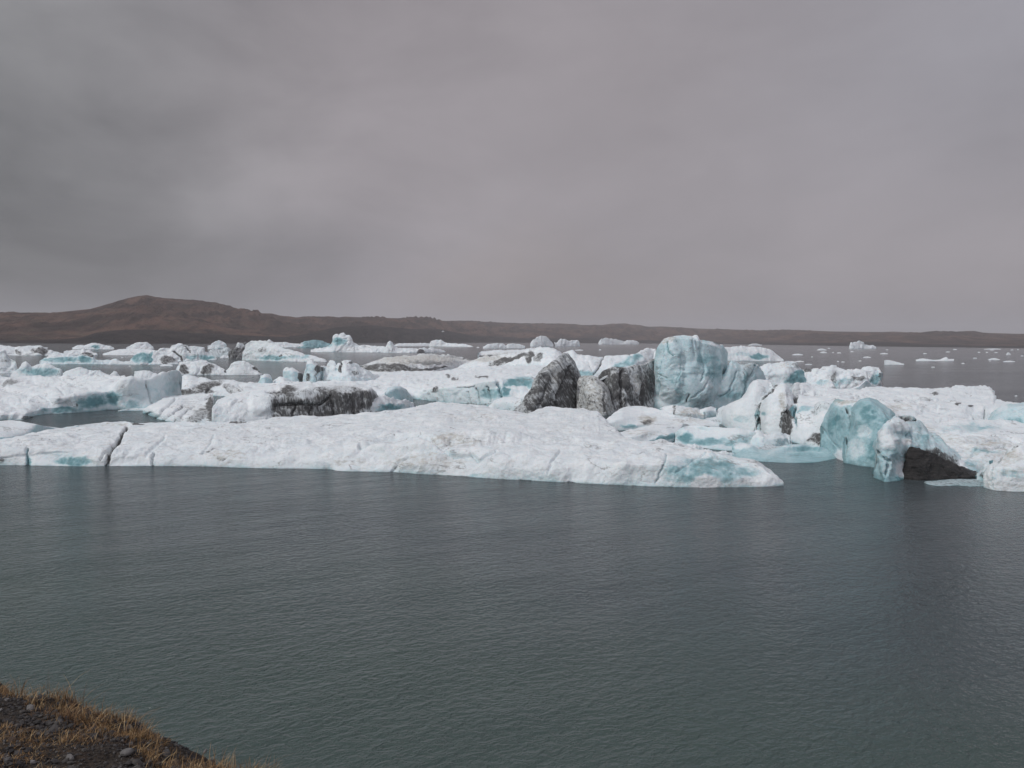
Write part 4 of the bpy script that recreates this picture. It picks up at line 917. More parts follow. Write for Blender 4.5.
far('pale berg with a turquoise waterline beside the black-seamed one', [(187, 347.8), (190, 346.4), (195, 346), (200, 347), (204, 348.2), (204, 351), (208, 352), (213, 355.6), (216.5, 358)], 360, .35, facet=.4, patches=[('b', 205, 357, 13, 3.4, .7), ('b', 194, 354, 3, 4, .6)])
far('small rounded far berg right above the turquoise waterline one', [(207.5, 346), (211, 344.4), (215, 342), (219, 340.6), (223, 342), (225.5, 344), (226, 347)], 349, .4, blue=.2)
far('dull slate-grey slab left of the speckled black and white berg', [(208, 351.6), (213, 349), (220, 348.6), (228, 348), (233, 351), (236, 355)], 357, .35, blue=.3, dirt=.38)
far('speckled black and white berg, rubble strewn all over', [(230, 356), (231, 350), (234, 347), (237, 346), (241, 344.2), (246, 343), (252, 346), (256, 350), (259, 356)], 358.8, .4, rough=.8, rs=2, facet=1.1, fs=2.2, dirt=.85, steep=.05, mat=ICE,
    patches=[('w', 240, 347, 5, 2, .9)])
far('white streaked berg sloping gently down into the water on its right', [(176, 374), (178, 366), (181, 363), (186, 362.5), (196, 361.8), (202, 361), (206, 361.6), (212, 364), (219, 367), (224, 370), (229, 373.5)], 375, .3, mat=ICE_D, facet=.4, fs=2.4, group=None,
    patches=[('d', 207, 370, 8, 4.5, .75, 30), ('d', 184, 370, 5, 4, .8, -30), ('b', 195, 369, 8, 5, .25), ('d', 227, 372.6, 3, 1.3, 1)])
far('smooth white tent-shaped berg with a dark right edge', [(225.5, 371), (228, 368), (231, 364.6), (235, 362), (240, 361), (244, 361), (249, 363), (253, 366), (257, 369.5), (261.5, 374)], 375, .35, mat=ICE, smooth=True, facet=.25, fs=2.5, blue=.03,
    patches=[('d', 257, 369, 5.5, 2, 1, -42), ('d', 232, 372, 5, 2, .2)])
far('elongated white and blue berg sliding down to a point on the right', [(243, 356), (246, 345), (251, 342.6), (256, 341.4), (262, 342), (268, 340.2), (272, 343), (277, 346), (284, 348.6), (290, 350), (300, 353), (310, 356.4), (318, 358.4), (326, 361)],
    [(243, 360.2), (262, 360.8), (290, 361.6), (326, 361.9)], .22, facet=.4, fs=2.6, patches=[('b', 275, 358, 22, 3.4, .7), ('b', 300, 357, 18, 3, .5), ('d', 264, 350, 4, 3, .5), ('d', 281, 356, 1.6, 1.3, .9), ('w', 290, 352, 16, 2, .7)])
far('bright broken crest of ice behind the elongated blue berg', [(256, 346), (262, 342.5), (267, 341), (269, 340), (273, 342.6), (280, 342), (290, 343), (300, 344)], 347.5, .3, blue=.1)
far('dark teal slab just left of the turreted berg', [(298, 347), (300, 343.6), (305, 341.6), (312, 340.2), (318, 340), (324, 341.4), (330, 344)], 348, .3, blue=.75, patches=[('w', 300, 344, 4, 3, .9), ('d', 299, 346, 2, 1.6, .7)])
far('turreted blue-green berg with a small tower, on a flat white foot', [(311, 350), (318, 348.6), (326, 347.4), (330, 345), (333, 342), (334, 336.6), (337, 335.4), (338.5, 337), (341, 334), (343.5, 333.2), (346, 335.4), (349, 336), (350, 339), (352, 342.4), (358, 345), (364, 345), (370, 345.4), (378, 346.6), (386, 348)],
    [(311, 352), (340, 352.2), (386, 352.5)], .25, facet=.6, fs=2.4, patches=[('b', 339, 342, 9, 5, .72), ('b', 330, 345, 6, 3, .6), ('w', 340, 335, 8, 2, .7), ('w', 360, 349, 24, 3.4, .8), ('d', 365, 346.5, 4, 1.3, .7)])
far('thin flat floe with a small pale knob standing on it', [(383, 351), (385, 347.5), (387, 343.5), (390, 341.4), (393, 342.4), (395, 346.6), (398, 348.4), (410, 348.4), (416, 348.8), (424, 348), (435, 348.6), (440, 349.6), (445, 351)], [(383, 352.8), (415, 352.8), (445, 352)], .25,
    patches=[('d', 420, 351.5, 4, 1, .9), ('b', 391, 345, 4, 2, .35)])
far('hummocky far floe under the dark shore, left of the tapering string', [(397, 342), (400, 338.4), (405, 338), (409, 337.6), (414, 336.8), (422, 336.8), (427, 338.4), (430, 341)], 342.6, .4)
far('tapering string of low white ice ending in scattered bits', [(429, 344), (431, 341), (436, 339.8), (441, 340), (444, 342.6), (452, 343.4), (460, 344), (466, 344.4), (473, 346)], [(429, 346.4), (445, 346.5), (473, 346.8)], .2)
far('narrow white floe between the turreted berg and the far shore', [(393, 345.6), (398, 343.6), (410, 343.4), (425, 343), (432, 344.6)], 346, .25)
far('flat white scrap near the brownish far hillside', [(359, 341), (361, 338.2), (368, 337.8), (375, 338.2), (377, 340.6)], 341.7, .4)
far('flat streak of pale ice in front of the far white scraps', [(483, 347), (487, 344.6), (493, 343.6), (499, 343), (503, 344), (506, 346)], 348.6, .3)
far('twin-humped far floe right of the pale streak', [(504, 347), (508, 344), (513, 343.6), (520, 344.4), (525, 346)], 348.2, .35)
far('larger white berg split by a thin curved crack, near the far shore', [(530.5, 343.5), (533, 340), (537, 337), (541, 335.8), (545, 336.4), (549, 338), (553, 341.4), (556, 342.6), (557.5, 345)], 346.6, .4, facet=.15, rough=.2, cracks=[([(548, 336.5), (552, 341), (554, 346)], 1.8, .8, 1, .2)])
far('low white berg with two humps touching the cracked one', [(556, 344), (558, 341.6), (561, 339.2), (565, 339), (569, 341), (572, 340.4), (577, 340.4), (579, 342), (579.5, 345)], 346.4, .35)
far('flat-topped white berg alone in front of the far shore, left of the tallest berg', [(598.5, 342.6), (601, 339), (605, 338), (611, 338.8), (616, 339), (620, 340.8), (624, 341.4), (630, 340), (636, 340.8), (638.5, 343)], 344.4, .35)
far('big smooth white slab far behind the tallest berg', [(719, 358), (720, 350), (724, 347.6), (732, 346.8), (745, 346.8), (758, 347), (766, 348), (771, 350.4), (776, 354.5), (783.5, 360)], 361, .35, smooth=True, facet=.4, fs=6, rough=.3, mat=ICE,
    patches=[('b', 742, 355, 26, 4, .45), ('b', 758, 356.6, 12, 3, .85), ('w', 766, 352, 14, 3, .8)], wet=.3)
far('small castle-like white berg on the distant open water to the right', [(849.5, 346.6), (851, 343), (855, 342.4), (859, 341), (862, 341.6), (865, 344.4), (868, 345.6), (872, 344.6), (876, 346.8)], 348.7, .4)
far('wedge-shaped white floe alone on the open water at right', [(884.5, 360.6), (887, 360), (893, 361), (898, 362.4), (904, 364)], 364.8, .4, facet=.1)
far('low broken white floe, widest on the open water at right', [(916, 359.6), (922, 358.4), (928, 359.2), (934, 360), (940, 359.6), (944, 357.6), (947, 357.2), (948.5, 359), (954, 359)], 361, .3)
# slender slivers and specks of ice scattered on the open water
GS = 'small slivers of ice scattered on the open water'
GT = 'tiny far specks of ice on the open water'
for lb, x0, x1, y0, y1 in [('flat pale sliver behind the big smooth slab', 748, 762, 343, 345.4), ('white sliver pair mark beyond the big slab, nearest the hill', 817, 826.5, 348, 350.2), ('short sliver just below the nearest-the-hill one', 820, 827, 351, 352.8),
                           ('thin sliver midway between slab and castle-like berg', 792, 803, 353.2, 355), ('thin grey sliver above the knobbly berg', 795, 804, 360.2, 361.8), ('brief sliver just beneath the thin grey one', 805, 812, 363.3, 364.6),
                           ('long thin sliver below the far shore at right', 988, 1000, 357.6, 359.8), ('longest sliver under the right shore line', 984, 1001, 348, 349.4), ('lower sliver right of the widest floe', 1003, 1015, 360.2, 361.8), ('bulky scrap near the right edge', 1006, 1011, 352, 354.8),
                           ('middle sliver between the lone wedge and the castle-like berg', 863, 871, 356, 357.6), ('dark-flecked sliver above the pointed fin', 880, 888, 352.4, 354), ('small sliver off the end of the flat slab at mid left', 575, 583, 349, 350.4)]:
    far(lb, [(x0, y1 - .3), (x0 * .7 + x1 * .3, y0 + .7), (x0 * .4 + x1 * .6, y0 + .5), (x1, y1 - .4)], y1 + .1, .4, name='ice_sliver', cat='ice sliver', group=GS, blue=0, wet=0, steep=0, rough=.04, facet=.04, fs=1)
specks = [(744, 346.3), (772, 343.4), (741, 346), (785, 354.6), (833, 352.5), (839, 353), (829, 348.4), (834, 363.6), (843, 362), (838, 361.6), (852, 351.8), (908, 352), (925, 353.7), (948, 352), (963, 363.4), (971, 350), (979, 352.4), (987, 352.6), (992, 350.2), (1003, 357),
          (1012, 350), (1018, 349.7), (1022, 356), (1019, 361), (996, 352.6), (975, 358.2), (990, 361), (910, 366.8), (1016, 396), (955, 349.6), (887, 349.9), (586, 348.2), (600, 350), (478, 347.4), (122, 357.8), (87, 358.4), (46, 348), (130, 366.2), (170, 365.4), (640, 347.5), (812, 357), (860, 361), (933, 367.2)]
for x, y in [s_ for i_, s_ in enumerate(specks) if i_ % 4 != 3]:
    wd = rng.uniform(1.6, 4.2)
    ht = rng.uniform(.35, .8)
    far('tiny white speck of ice on the distant open water', [(x - wd / 2, y - .2), (x - wd * .1, y - ht), (x + wd / 2, y - .3)], y + .2, .5, name='ice_speck', cat='ice speck', group=GT, blue=0, wet=0, steep=0, res=1.5, rough=.03, facet=.03)
far('flat pale skim of ice beside the teal block', [(108, 363.5), (112, 361), (117, 360), (121, 361.5), (132, 361.6), (136, 363)], 364.6, .25, name='ice_sliver', cat='ice sliver', blue=.2, group=GS)
far('thin flat sliver below the black and white streaked teal block', [(160, 365.3), (163, 364.4), (170, 364.4), (173, 365.4)], 366.2, .3, name='ice_sliver', cat='ice sliver', group=GS)
far('white sliver at the foot of the pale turquoise-lined berg', [(220, 356.6), (224, 355), (230, 355.6), (235, 357)], 358.2, .3, name='ice_sliver', cat='ice sliver', group=GS)
# ================================================================== water
def water():
    m, nt, b, out = mat_new('glacial_lake_water')
    n = N(nt)
    tc = n.node('ShaderNodeTexCoord').outputs['Object']
    big = n.noise(n.mapping(tc, scale=(.05, .09, 1)), 1.0, 4, 0.5)
    col = n.mix(n.rng(big, .35, .65), (0.049, 0.066, 0.073, 1), (0.065, 0.082, 0.088, 1))
    # milky green shallows along the bank
    d = n.node('ShaderNodeVectorMath', operation='DOT_PRODUCT')
    n.link(tc, d.inputs[0])
    d.inputs[1].default_value = (0.44, 0.898, 0)
    wob = n.math('ADD', d.outputs['Value'], n.math('MULTIPLY', n.noise(tc, .12, 3), 16.0))
    sh = n.rng(wob, 20.0, 36.0, 1.0, 0.0)
    col = n.mix(n.math('MULTIPLY', sh, .75), col, (0.043, 0.073, 0.062, 1))
    n.link(col, b.inputs['Base Color'])
    b.inputs['Roughness'].default_value = 0.12
    b.inputs['IOR'].default_value = 1.333
    b.inputs['Specular IOR Level'].default_value = 0.5
    mp = n.mapping(tc, rot=(0, 0, math.radians(-27)))
    w1 = n.noise(n.mapping(mp, scale=(0.95, 1.5, 1)), 2.8, 3, 0.55, 0.6)
    w2 = n.noise(n.mapping(mp, scale=(0.9, 1.5, 1), rot=(0, 0, math.radians(24))), 6.5, 3, 0.6, 0.5)
    w3 = n.noise(n.mapping(mp, scale=(0.5, 1.4, 1)), 0.35, 2, 0.5)
    patch = n.rng(n.noise(n.mapping(mp, scale=(.4, 1, 1)), .075, 4, .55), .35, .65, .5, 1.25)
    hgt = n.math('ADD', n.math('MULTIPLY', w1, 0.26), n.math('MULTIPLY', w2, 0.11))
    hgt = n.math('ADD', hgt, n.math('MULTIPLY', w3, 0.35))
    hgt = n.math('MULTIPLY', hgt, patch)
    bp = n.node('ShaderNodeBump')
    bp.inputs['Strength'].default_value = 1.0
    bp.inputs['Distance'].default_value = 0.55
    n.link(hgt, bp.inputs['Height'])
    n.link(bp.outputs[0], b.inputs['Normal'])
    xs = [-7000, -400, -60, 60, 400, 7000]
    ys = [-200, 0, 40, 200, 1000, 7000]
    V = [(x, y, 0) for y in ys for x in xs]
    o = build('lake_water', V, grid_quads(6, 6), m, origin=np.zeros(3))
    tag(o, kind='structure')


water()


# ================================================================== hills
def hill_material(name, c1, c2, c3, scale=1.0):
    m, nt, b, out = mat_new(name)
    n = N(nt)
    tc = n.node('ShaderNodeTexCoord').outputs['Object']
    f = n.noise(n.mapping(tc, scale=(1, .6, 3)), 0.012 * scale, 8, 0.62)
    g = n.noise(tc, 0.06 * scale, 6, 0.65)
    mp = n.mapping(tc, rot=(0, math.radians(50), 0), scale=(1, .3, .15))
    h = n.noise(mp, 0.05 * scale, 5, 0.6)
    c = n.mix(n.rng(f, .40, .62), (*c1, 1), (*c2, 1))
    c = n.mix(n.math('MULTIPLY', n.rng(g, .50, .68), .6), c, (*c3, 1))
    c = n.mix(n.math('MULTIPLY', n.rng(h, .47, .62), .75), c, (c1[0] * .5, c1[1] * .5, c1[2] * .5, 1))  # darker slanted streaks put the look of folds and gullies into the colour
    n.link(c, b.inputs['Base Color'])
    b.inputs['Roughness'].default_value = 0.95
    b.inputs['Specular IOR Level'].default_value = 0.1
    bp = n.node('ShaderNodeBump')
    bp.inputs['Distance'].default_value = 16
    n.link(n.math('ADD', g, f), bp.inputs['Height'])
    n.link(bp.outputs[0], b.inputs['Normal'])
    return m


SHORE = np.array([(-500, 345.5), (0, 344.0), (200, 344.0), (330, 343.2), (500, 342.6), (700, 343.8), (850, 346.2), (960, 347.6), (1024, 348.4), (1500, 354)])


def hills(name, crest, mat, inset, depth, rough, x0=-420, x1=1460, rows=40, gul=1.0, seed=0):
    c = np.array(crest, float)
    X = np.arange(x0, x1, 1.3)
    sy = np.interp(X, SHORE[:, 0], SHORE[:, 1])
    Ds = dist_z(X, sy, 0) + inset
    cy = np.interp(X, c[:, 0], c[:, 1])
    Dr = Ds * (1 + depth) + 60
    top = at_d(X, cy, Dr)
    bot = at_d(X, sy, Ds)
    bot[:, 2] = -2
    G = []
    nf = int(rows * .7)
    for k in range(nf):
        t = k / (nf - 1)
        p = bot * (1 - t) + top * t
        e = t ** 0.75 if gul else t
        p[:, 2] = -2 + (top[:, 2] + 2) * (e * .75 + .25 * (t * t * (3 - 2 * t)))
        G.append(p)
    for k in range(1, rows - nf + 1):
        t = k / (rows - nf)
        p = top.copy()
        p[:, :2] *= (1 + .25 * t)
        p[:, 2] = top[:, 2] * (1 - t) ** 1.3 - 2 * t
        G.append(p)
    G = np.array(G)
    nr, nc = G.shape[:2]
    P = G.reshape(-1, 3)
    tt = np.repeat(np.concatenate([np.linspace(0, 1, nf), np.linspace(.9, 0, rows - nf)]), nc)
    q = P * np.array([1, 1, .5])
    hz = np.maximum(P[:, 2], 0)
    dz = rough * (fbm(q / 160 + seed, 6, .58) * 18 + ridged(q / 90 + seed + 5, 5) * 12) * np.clip(hz / 45, 0, 1) * np.clip(tt * 3, 0, 1) * (1 - 1.0 * np.clip((tt - .55) * 2.3, 0, 1) * (np.arange(len(P)) < nf * nc)) * np.where(np.arange(len(P)) < nf * nc, 1, .08)
    P[:, 2] += dz
    o = build(name, P, grid_quads(nr, nc), mat, origin=np.zeros(3))
    tag(o, kind='structure')
    return o


main_crest = [(-420, 322), (-200, 317), (-40, 313.5), (0, 313), (50, 313), (90, 309), (112, 303), (128, 298), (138, 296), (147, 295), (156, 297), (172, 299), (195, 301), (215, 304), (232, 308.5), (255, 313), (272, 313.5),
              (284, 316.5), (296, 318.5), (312, 317.5), (330, 318.5), (345, 316.5), (362, 317.5), (380, 317.5), (398, 318.5), (414, 317.5), (425, 320), (445, 321), (460, 320.5), (500, 322.5), (530, 323.5), (560, 323.5), (580, 325), (602, 325),
              (612, 323.6), (628, 324.4), (645, 326.8), (662, 326.4), (700, 328.6), (760, 330.3), (800, 330), (830, 331.4), (870, 332), (920, 332.4), (968, 331.6), (990, 333), (1024, 334), (1200, 337), (1460, 338)]
hills('hills', main_crest, hill_material('brown_moraine_hillside', (0.065, 0.042, 0.034), (0.155, 0.092, 0.068), (0.110, 0.094, 0.064)), 90, 0.45, 1.0, gul=1, seed=2)
low_crest = [(-420, 343), (-40, 341.5), (20, 340), (60, 339), (82, 337.5), (95, 333), (110, 330.6), (128, 329.6), (150, 329.4), (170, 330.6), (190, 333), (215, 333.6), (250, 335.6), (285, 337), (300, 335), (318, 331), (335, 327.5),
             (350, 326), (370, 325.4), (392, 327), (412, 329), (440, 329.4), (462, 333.5), (475, 336), (500, 336.6), (545, 338), (600, 337.6), (640, 339), (700, 340.6), (760, 341.8), (840, 342.8), (880, 341.6), (920, 343.6), (1024, 345.6), (1200, 348), (1460, 351)]
hills('shore_ridge', low_crest, hill_material('dark_gravel_moraine', (0.034, 0.026, 0.024), (0.055, 0.041, 0.036), (0.05, 0.045, 0.035), 2.0), 0, 0.10, .45, gul=0, seed=9, rows=26)

# ================================================================== bank in the foreground
CN = np.array([0.44, 0.898])
C0 = np.array([-3.26, 4.82])


def crest_s(x, y):
    P = np.stack([x, y, x * 0], 1)
    return (x - C0[0]) * CN[0] + (y - C0[1]) * CN[1] + 0.11 * fbm(P * 1.6 + 3, 3) + .06 * np.sin(x * 3.1)


def bank_z(x, y):
    s = crest_s(x, y)
    P = np.stack([x, y, x * 0], 1)
    top = 5.8 + 0.19 * np.clip(-s, 0, 3.2) + 0.03 * np.clip(-s - 3.2, 0, 200)
    z = np.where(s < 0, top, 5.8 - 0.95 * s - 0.02)
    e = np.exp(-(s / .25) ** 2) * -.05
    z = z + e + 0.075 * fbm(P * 1.1 + 8, 4) + 0.022 * fbm(P * 7 + 20, 3) + 0.012 * ridged(P * 22, 2)
    return np.maximum(z, -1.4)


def bank():
    def axis(a, b, fine0, fine1, st):
        f = list(np.arange(fine0, fine1, st))
        l, r = [], []
        p, d = fine0, st
        while p > a:
            d *= 1.12
            p -= d
            l.append(p)
        p, d = f[-1], st
        while p < b:
            d *= 1.12
            p += d
            r.append(p)
        return np.array(l[::-1] + f + r)
    xs = axis(-160, 120, -5.0, -0.6, .017)
    ys = axis(-120, 90, 2.6, 6.6, .017)
    Xg, Yg = np.meshgrid(xs, ys)
    x, y = Xg.ravel(), Yg.ravel()
    V = np.stack([x, y, bank_z(x, y)], 1)
    m, nt, b, out = mat_new('dark_gravelly_soil')
    n = N(nt)
    tc = n.node('ShaderNodeTexCoord').outputs['Object']
    f = n.noise(tc, 3.0, 6, .6)
    g = n.noise(tc, 45, 6, .7)
    c = n.mix(n.rng(g, .35, .7), (0.022, 0.018, 0.015, 1), (0.085, 0.064, 0.047, 1))
    c = n.mix(n.math('MULTIPLY', n.rng(f, .5, .66), .5), c, (0.060, 0.034, 0.018, 1))
    n.link(c, b.inputs['Base Color'])
    b.inputs['Roughness'].default_value = .95
    bp = n.node('ShaderNodeBump')
    bp.inputs['Distance'].default_value = .03
    n.link(g, bp.inputs['Height'])
    n.link(bp.outputs[0], b.inputs['Normal'])
    o = build('shore_bank', V, grid_quads(len(ys), len(xs)), m, origin=np.zeros(3))
    tag(o, kind='structure')


bank()

# icosahedron for stones
ph = (1 + 5 ** .5) / 2
ICO = np.array([(-1, ph, 0), (1, ph, 0), (-1, -ph, 0), (1, -ph, 0), (0, -1, ph), (0, 1, ph), (0, -1, -ph), (0, 1, -ph), (ph, 0, -1), (ph, 0, 1), (-ph, 0, -1), (-ph, 0, 1)], float)
ICO /= np.linalg.norm(ICO[0])
ICOF = np.array([(0, 11, 5), (0, 5, 1), (0, 1, 7), (0, 7, 10), (0, 10, 11), (1, 5, 9), (5, 11, 4), (11, 10, 2), (10, 7, 6), (7, 1, 8), (3, 9, 4), (3, 4, 2), (3, 2, 6), (3, 6, 8), (3, 8, 9), (4, 9, 5), (2, 4, 11), (6, 2, 10), (8, 6, 7), (9, 8, 1)])


def subdiv(V, Fc):
    V = list(map(tuple, V))
    idx = {}
    out = []
    def mid(a, b_):
        k = (min(a, b_), max(a, b_))
        if k not in idx:
            p = (np.array(V[a]) + np.array(V[b_])) / 2
            V.append(tuple(p / np.linalg.norm(p)))
            idx[k] = len(V) - 1
        return idx[k]
    for a, b_, c in Fc:
        ab, bc, ca = mid(a, b_), mid(b_, c), mid(c, a)
        out += [(a, ab, ca), (b_, bc, ab), (c, ca, bc), (ab, bc, ca)]
    return np.array(V), np.array(out)


ICO2, ICO2F = subdiv(ICO, ICOF)


def rand_rot(n):
    q = rng.normal(size=(n, 4))
    q /= np.linalg.norm(q, axis=1)[:, None]
    a, b, c, d = q.T
    return np.stack([np.stack([a*a+b*b-c*c-d*d, 2*(b*c-a*d), 2*(b*d+a*c)], 1), np.stack([2*(b*c+a*d), a*a-b*b+c*c-d*d, 2*(c*d-a*b)], 1), np.stack([2*(b*d-a*c), 2*(c*d+a*b), a*a-b*b-c*c+d*d], 1)], 1)


def scatter_pts(n, smin, smax, x0=-4.8, x1=-0.7, y0=2.8, y1=6.3):
    x = rng.uniform(x0, x1, n * 4)
    y = rng.uniform(y0, y1, n * 4)
    s = crest_s(x, y)
    ok = (s > smin) & (s < smax)
    x, y = x[ok][:n], y[ok][:n]
    return x, y, bank_z(x, y)


def gravel():
    n = 36000
    x, y, z = scatter_pts(n, -2.4, .35)
    n = len(x)
    r = np.clip(rng.lognormal(math.log(.0060), .5, n), .0040, .024)
    patchy = fbm(np.stack([x, y, x * 0], 1) * 2.2 + 60, 3)
    r *= np.clip(.95 + .6 * patchy, .7, 1.35)
    S = rng.uniform(.6, 1.25, (n, 3)) * r[:, None]
    V = ICO[None] * (1 + .22 * rng.normal(size=(n, 12, 1))) * S[:, None]
    V = np.einsum('nij,nkj->nki', rand_rot(n), V)
    V[..., 2] *= .75
    V += np.stack([x, y, z + r * .25], 1)[:, None]
    Fc = (ICOF[None] + (np.arange(n) * 12)[:, None, None]).reshape(-1, 3)
    m, nt, b, out = mat_new('dark_gravel_stone')
    nn = N(nt)
    gi = nn.node('ShaderNodeNewGeometry').outputs['Random Per Island']
    g = nn.noise(nn.node('ShaderNodeTexCoord').outputs['Object'], 120, 3, .6)
    c = nn.ramp(gi, [(0, (.016, .015, .016)), (.55, (.046, .042, .042)), (.86, (.075, .068, .062)), (.96, (.12, .115, .11)), (1, (.20, .19, .19))])
    c = nn.mix(nn.rng(g, .3, .7, 0, .5), c, (.02, .018, .017, 1))
    nn.link(c, b.inputs['Base Color'])
    b.inputs['Roughness'].default_value = .8
    o = build('gravel', V.reshape(-1, 3), None, m, tris=Fc, smooth=False)
    tag(o, 'loose dark gravel covering the bank', 'gravel', kind='stuff')


gravel()


def grass():
    # tufts: dense along the crest, patchy on the slope
    tx, ty, ts, tl = [], [], [], []
    x, y, z = scatter_pts(520, -.24, .12)
    tx += list(x); ty += list(y); tl += list(rng.uniform(.03, .07, len(x)))
    x, y, z = scatter_pts(2600, -2.4, -.1)
    pa = fbm(np.stack([x, y, x * 0], 1) * 1.5 + 30, 3)
    k = pa > .10
    tx += list(x[k]); ty += list(y[k]); tl += list(rng.uniform(.012, .034, k.sum()))
    tx, ty, tl = map(np.array, (tx, ty, tl))
    nb = 34
    T = len(tx)
    bx = np.repeat(tx, nb) + rng.normal(0, .035, T * nb)
    by = np.repeat(ty, nb) + rng.normal(0, .035, T * nb)
    tl = tl * np.clip(1 + 1.3 * fbm(np.stack([tx, ty, tx * 0], 1) * 5 + 90, 2), .45, 1.9)
    L = np.repeat(tl, nb) * rng.lognormal(0, .35, T * nb)
    # a few tall seed stalks near the crest
    sx, sy, _ = scatter_pts(260, -.22, .05)
    bx = np.concatenate([bx, sx]); by = np.concatenate([by, sy]); L = np.concatenate([L, rng.uniform(.10, .17, len(sx))])
    n = len(bx)
    bz = bank_z(bx, by) - .006
    a = rng.uniform(0, 2 * np.pi, n)
    lean = rng.uniform(.15, 1.25, n)
    lean[-len(sx):] = rng.uniform(.1, .55, len(sx))
    dirv = np.stack([np.cos(a) + .25, np.sin(a) + .1], 1)
    wv = np.stack([-np.sin(a), np.cos(a)], 1)
    W = rng.uniform(.0009, .0019, n)
    rows = []
    for t, ww in ((0, 1), (.35, .9), (.7, .6), (1, .12)):
        hx = bx + dirv[:, 0] * L * lean * t * t * .8
        hy = by + dirv[:, 1] * L * lean * t * t * .8
        hz = bz + L * t * (1 - .38 * lean * t)
        for sg in (-1, 1):
            rows.append(np.stack([hx + sg * wv[:, 0] * W * ww, hy + sg * wv[:, 1] * W * ww, hz], 1))
    V = np.stack(rows, 1).reshape(-1, 3)
    o8 = (np.arange(n) * 8)[:, None, None]
    Q = (np.array([(0, 1, 3, 2), (2, 3, 5, 4), (4, 5, 7, 6)])[None] + o8).reshape(-1, 4)
    m, nt, b, out = mat_new('dry_straw_grass')
    nn = N(nt)
    gi = nn.node('ShaderNodeNewGeometry').outputs['Random Per Island']
    f = nn.noise(nn.node('ShaderNodeTexCoord').outputs['Object'], 2.5, 3, .6)
    c = nn.ramp(gi, [(0, (.06, .034, .016)), (.3, (.15, .082, .034)), (.65, (.29, .17, .07)), (.9, (.43, .29, .14)), (1, (.55, .44, .26))])
    c = nn.mix(nn.rng(f, .5, .7, 0, .6), c, (.075, .030, .012, 1))
    nn.link(c, b.inputs['Base Color'])
    b.inputs['Roughness'].default_value = .8
    o = build('dry_grass', V, Q, m, smooth=False)
    tag(o, 'dry orange brown grass growing along the edge of the bank', 'grass', kind='stuff')


grass()

STONE = [plain_rock('grey_basalt', (.045, .042, .042), (.10, .095, .095), 28, .85, .02), plain_rock('pale_weathered_basalt', (.10, .097, .095), (.20, .19, .185), 24, .85, .02), plain_rock('rusty_brown_basalt', (.05, .033, .024), (.10, .07, .05), 26, .9, .02)]
stones = [  # pixel, size m, material, label
    (127, 754, .034, 1, 'pale rounded stone low on the bank beside orange grass'), (166, 757, .036, 0, 'largest grey rounded stone, near the bottom edge of the photo'), (30, 710, .030, 1, 'light grey stone among dark gravel, closest to the left edge'),
    (174, 766, .032, 2, 'brown stone cut by the bottom edge of the photo'), (60, 722, .022, 0, 'small dark stone in the gravel between straw patches'), (205, 752, .018, 1, 'little pale stone just under the grassy crest of the bank'),
    (13, 742, .024, 2, 'rusty brown stone on the lower left of the bank'), (95, 738, .020, 0, 'flat dark stone in the middle of the bank'), (142, 742, .016, 2, 'small brown stone tucked in the crest grass'), (70, 759, .024, 1, 'pale flat stone near the bottom edge, left of the rounded ones')]
for px, py, r, mi, lb in stones:
    d = rays(px, py)
    t = 2.0
    for _ in range(400):
        p = np.array([0, 0, H]) + d * t
        if p[2] <= bank_z(p[:1], p[1:2])[0]:
            break
        t += .01
    V = ICO2 * (1 + .10 * fbm(ICO2 * 1.3 + px, 3)[:, None] + .05 * rng.normal(size=(len(ICO2), 1)))
    V = V * np.array([1.25, .95, .7]) * r
    V = V @ rand_rot(1)[0].T * np.array([1, 1, .85])
    o = build('stone', V + p + np.array([0, 0, r * .25]), None, STONE[mi], tris=ICO2F, smooth=True, origin=p)
    tag(o, lb, 'stone', 'larger stones lying on the bank')


